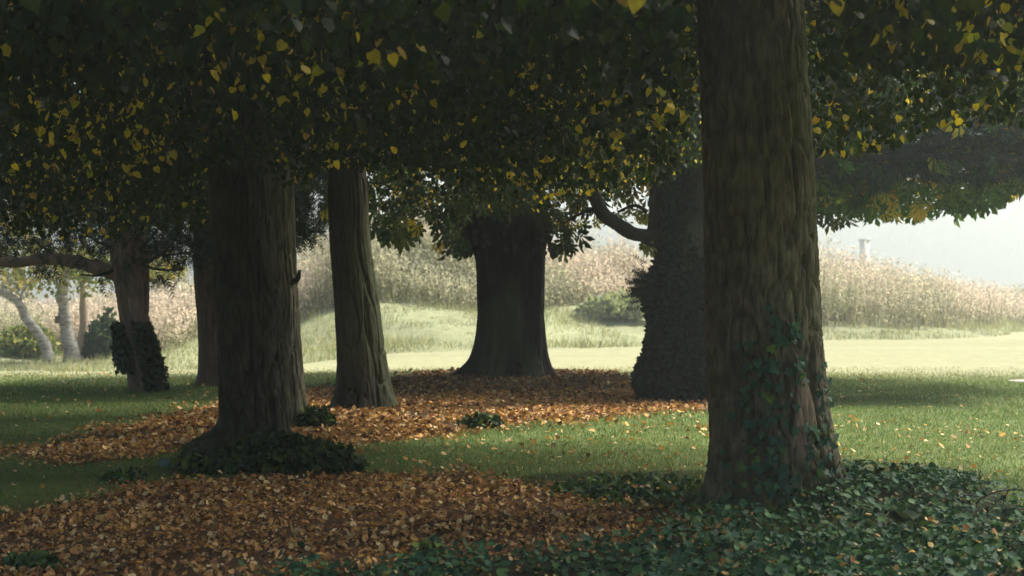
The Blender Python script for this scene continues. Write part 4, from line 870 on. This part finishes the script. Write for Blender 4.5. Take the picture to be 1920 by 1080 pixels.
misty_tree('slender_tree', 'straight pale brown trunk right of the stout birch in mist', bb, [(bb[0], D3, bb[2] - .2), mz(155, 640, D3), mz(157, 590, D3), mz(157, 545, D3), mz(158, 430, D3)], [.16, .14, .13, .11, .08], M_BARKF,
           [(*mz(200, 515, D3), 1.5, 1.2, .7), (*mz(270, 495, D3), 1.5, 1.3, .7)], 420, .11, BL, (), None, (.30, .23, .18))
D4 = 75; bb = gb(22, D4)
misty_tree('small_tree', 'faint small tree far off in the mist, leftmost', bb, [(bb[0], D4, bb[2] - .2), mz(23, 600, D4), mz(23, 570, D4), mz(23, 540, D4)], [.25, .2, .18, .1], M_BARKF, [(*mz(20, 565, D4), 1.1, 1.1, .8), (*mz(25, 540, D4), 1.6, 1.3, 1.2)], 260, .18, BL * .7)
D5 = 58; bb = gb(318, D5)
misty_tree('small_tree', 'misty tree behind the left yew with crown hanging over the scrub', bb, [(bb[0], D5, bb[2] - .2), mz(292, 600, D5), mz(285, 565, D5), mz(300, 540, D5), mz(320, 500, D5)], [.25, .2, .2, .18, .1], M_BARKF, [(*mz(330, 530, D5), 1.6, 1.3, .8), (*mz(380, 515, D5), 1.6, 1.3, .9), (*mz(280, 505, D5), 1.7, 1.3, .9)], 330, .14, BL * .8)
D6 = 66; bb = gb(540, D6)
misty_tree('small_tree', 'grey misty tree crown showing right of the left foreground trunks', bb, [(bb[0], D6, bb[2] - .2), mz(538, 580, D6), mz(540, 520, D6), mz(545, 440, D6)], [.25, .22, .2, .12], M_BARKF, [(*mz(545, 480, D6), 1.0, 1.2, .9), (*mz(560, 440, D6), 1.2, 1.2, 1.1), (*mz(575, 485, D6), .45, .5, .5)], 380, .14, BL * np.array([.7, .9, 1.2]))
# bush beside the birches
def bush(name, label, px, py, d, ext, n, pal, size):
    x0 = (px - 960) / F * d; loc = (x0, d, HZ(x0, d)); t_ = thing(name, label, 'bush', loc)
    q_ = norm(rng.normal(size=(n, 3))) * rng.random((n, 1)) ** .5; q_[:, 2] = np.abs(q_[:, 2]); q_ *= (1 + .5 * (n3(q_[:, 0] * 3, q_[:, 1] * 3, q_[:, 2] * 3, 84) - .5))[:, None]
    P = np.array(loc) + q_ * np.array(ext); v = norm(q_ * .6 + rng.normal(size=(n, 3)) * .5 + np.array([0, 0, .6])); U, V, W = frames(v, rng.normal(size=(n, 3))); A = Acc(); A.stamp(T_SIMPLE, P, U, V, W, size * (.6 + .8 * rng.random(n)), pal[rng.integers(0, len(pal), n)] * (.7 + .6 * rng.random((n, 1))))
    link('foliage', A.mesh('foliage', False, loc), M_LEAF, t_, kind='stuff')
    for i in range(6):
        e = (rng.normal() * ext[0] * .5, rng.normal() * ext[1] * .4, ext[2] * .8); V_, f = tube([(rng.normal() * .1, 0, -.05), (e[0] * .5, e[1] * .5, e[2] * .5), e], [.03, .02, .01], 5)
        link('stem', mesh_from('stem', V_, f, np.tile([.1, .08, .06], (len(V_), 1)), True), M_BARKF, t_)
bush('bush', 'bluish green bush between the birches and the left yew', 196, 680, 44.5, (.62, .6, 1.35), 2600, np.array([[.045, .085, .060], [.06, .10, .065], [.08, .11, .06]]), .13)
bush('bush', 'yellow green bush behind the leaning birch at far left', 45, 670, 46, (1.1, .7, 1.0), 1800, BL * np.array([.9, 1.1, 1.8]), .13)
bush('bush', 'grey green shrub low on the bank beside the dark yew column', 1165, 600, 53.5, (1.7, 1.0, .95), 2600, np.array([[.20, .24, .17], [.25, .28, .19]]), .14)
bush('bush', 'green shrub at the reed bed foot right of the right trunk', 1560, 590, 62, (1.4, .9, 1.1), 2400, np.array([[.22, .27, .13], [.27, .31, .15]]), .16)
bush('bush', 'greyish shrub amid the scrub left of the central chestnut', 770, 590, 56, (1.2, .9, 1.8), 2600, np.array([[.24, .27, .18], [.30, .30, .21]]), .15)
# pale chimney-like stack beyond the reeds
x0 = (1621 - 960) / F * 170; zb_ = HZ(x0, 170); st = thing('chimney_stack', 'faint pale square stack rising out of the mist above the reeds', 'chimney', (x0, 170, zb_))
zt = CAMH + (560 - 448) / F * 170 - zb_
link('shaft', boxmesh('shaft', -.5, .5, -.5, .5, -.3, zt - .2), M_RENDERED, st); link('cap', boxmesh('cap', -.62, .62, -.62, .62, zt - .199, zt), M_RENDERED, st)
# far wood
A = Acc(); n = 110000; x = -420 + 1000 * rng.random(n); y = 700 + 100 * rng.random(n); hh = (36 + 26 * fbm2(x * .045, 0 * x, 95)) * (.65 + .5 * n2(x * .12, y * .05, 96)); z = H(x, y) + hh * rng.random(n) ** .7
P = np.stack([x, y, z], -1); U, V, W = hang(n, .4, 1.); A.stamp(T_TRI, P, U, V, W, 2.8 + 2.4 * rng.random(n), np.array([[.07, .09, .05]]) * (.6 + .8 * rng.random((n, 1))))
o = link('far_wood', A.mesh('far_wood'), M_LEAF, kind='stuff'); o['label'] = 'distant wood almost lost in the mist'; o['category'] = 'wood'

# ------------------------------------------------------------------ haze
hz = link('haze', boxmesh('haze', -950, 950, -270, 1260, -2.5, 78), kind='stuff'); hz['label'] = 'pale morning mist'; hz['category'] = 'haze'
m, t = newmat('haze'); o = N(t, 'ShaderNodeOutputMaterial'); pv = N(t, 'ShaderNodeVolumePrincipled'); pv.inputs['Color'].default_value = (.68, .74, .71, 1); pv.inputs['Density'].default_value = .0023; pv.inputs['Anisotropy'].default_value = .4
t.links.new(pv.outputs[0], o.inputs['Volume']); hz.data.materials.append(m)
print('TRIS', sum(len(me.loops) - 2 * len(me.polygons) for me in bpy.data.meshes))
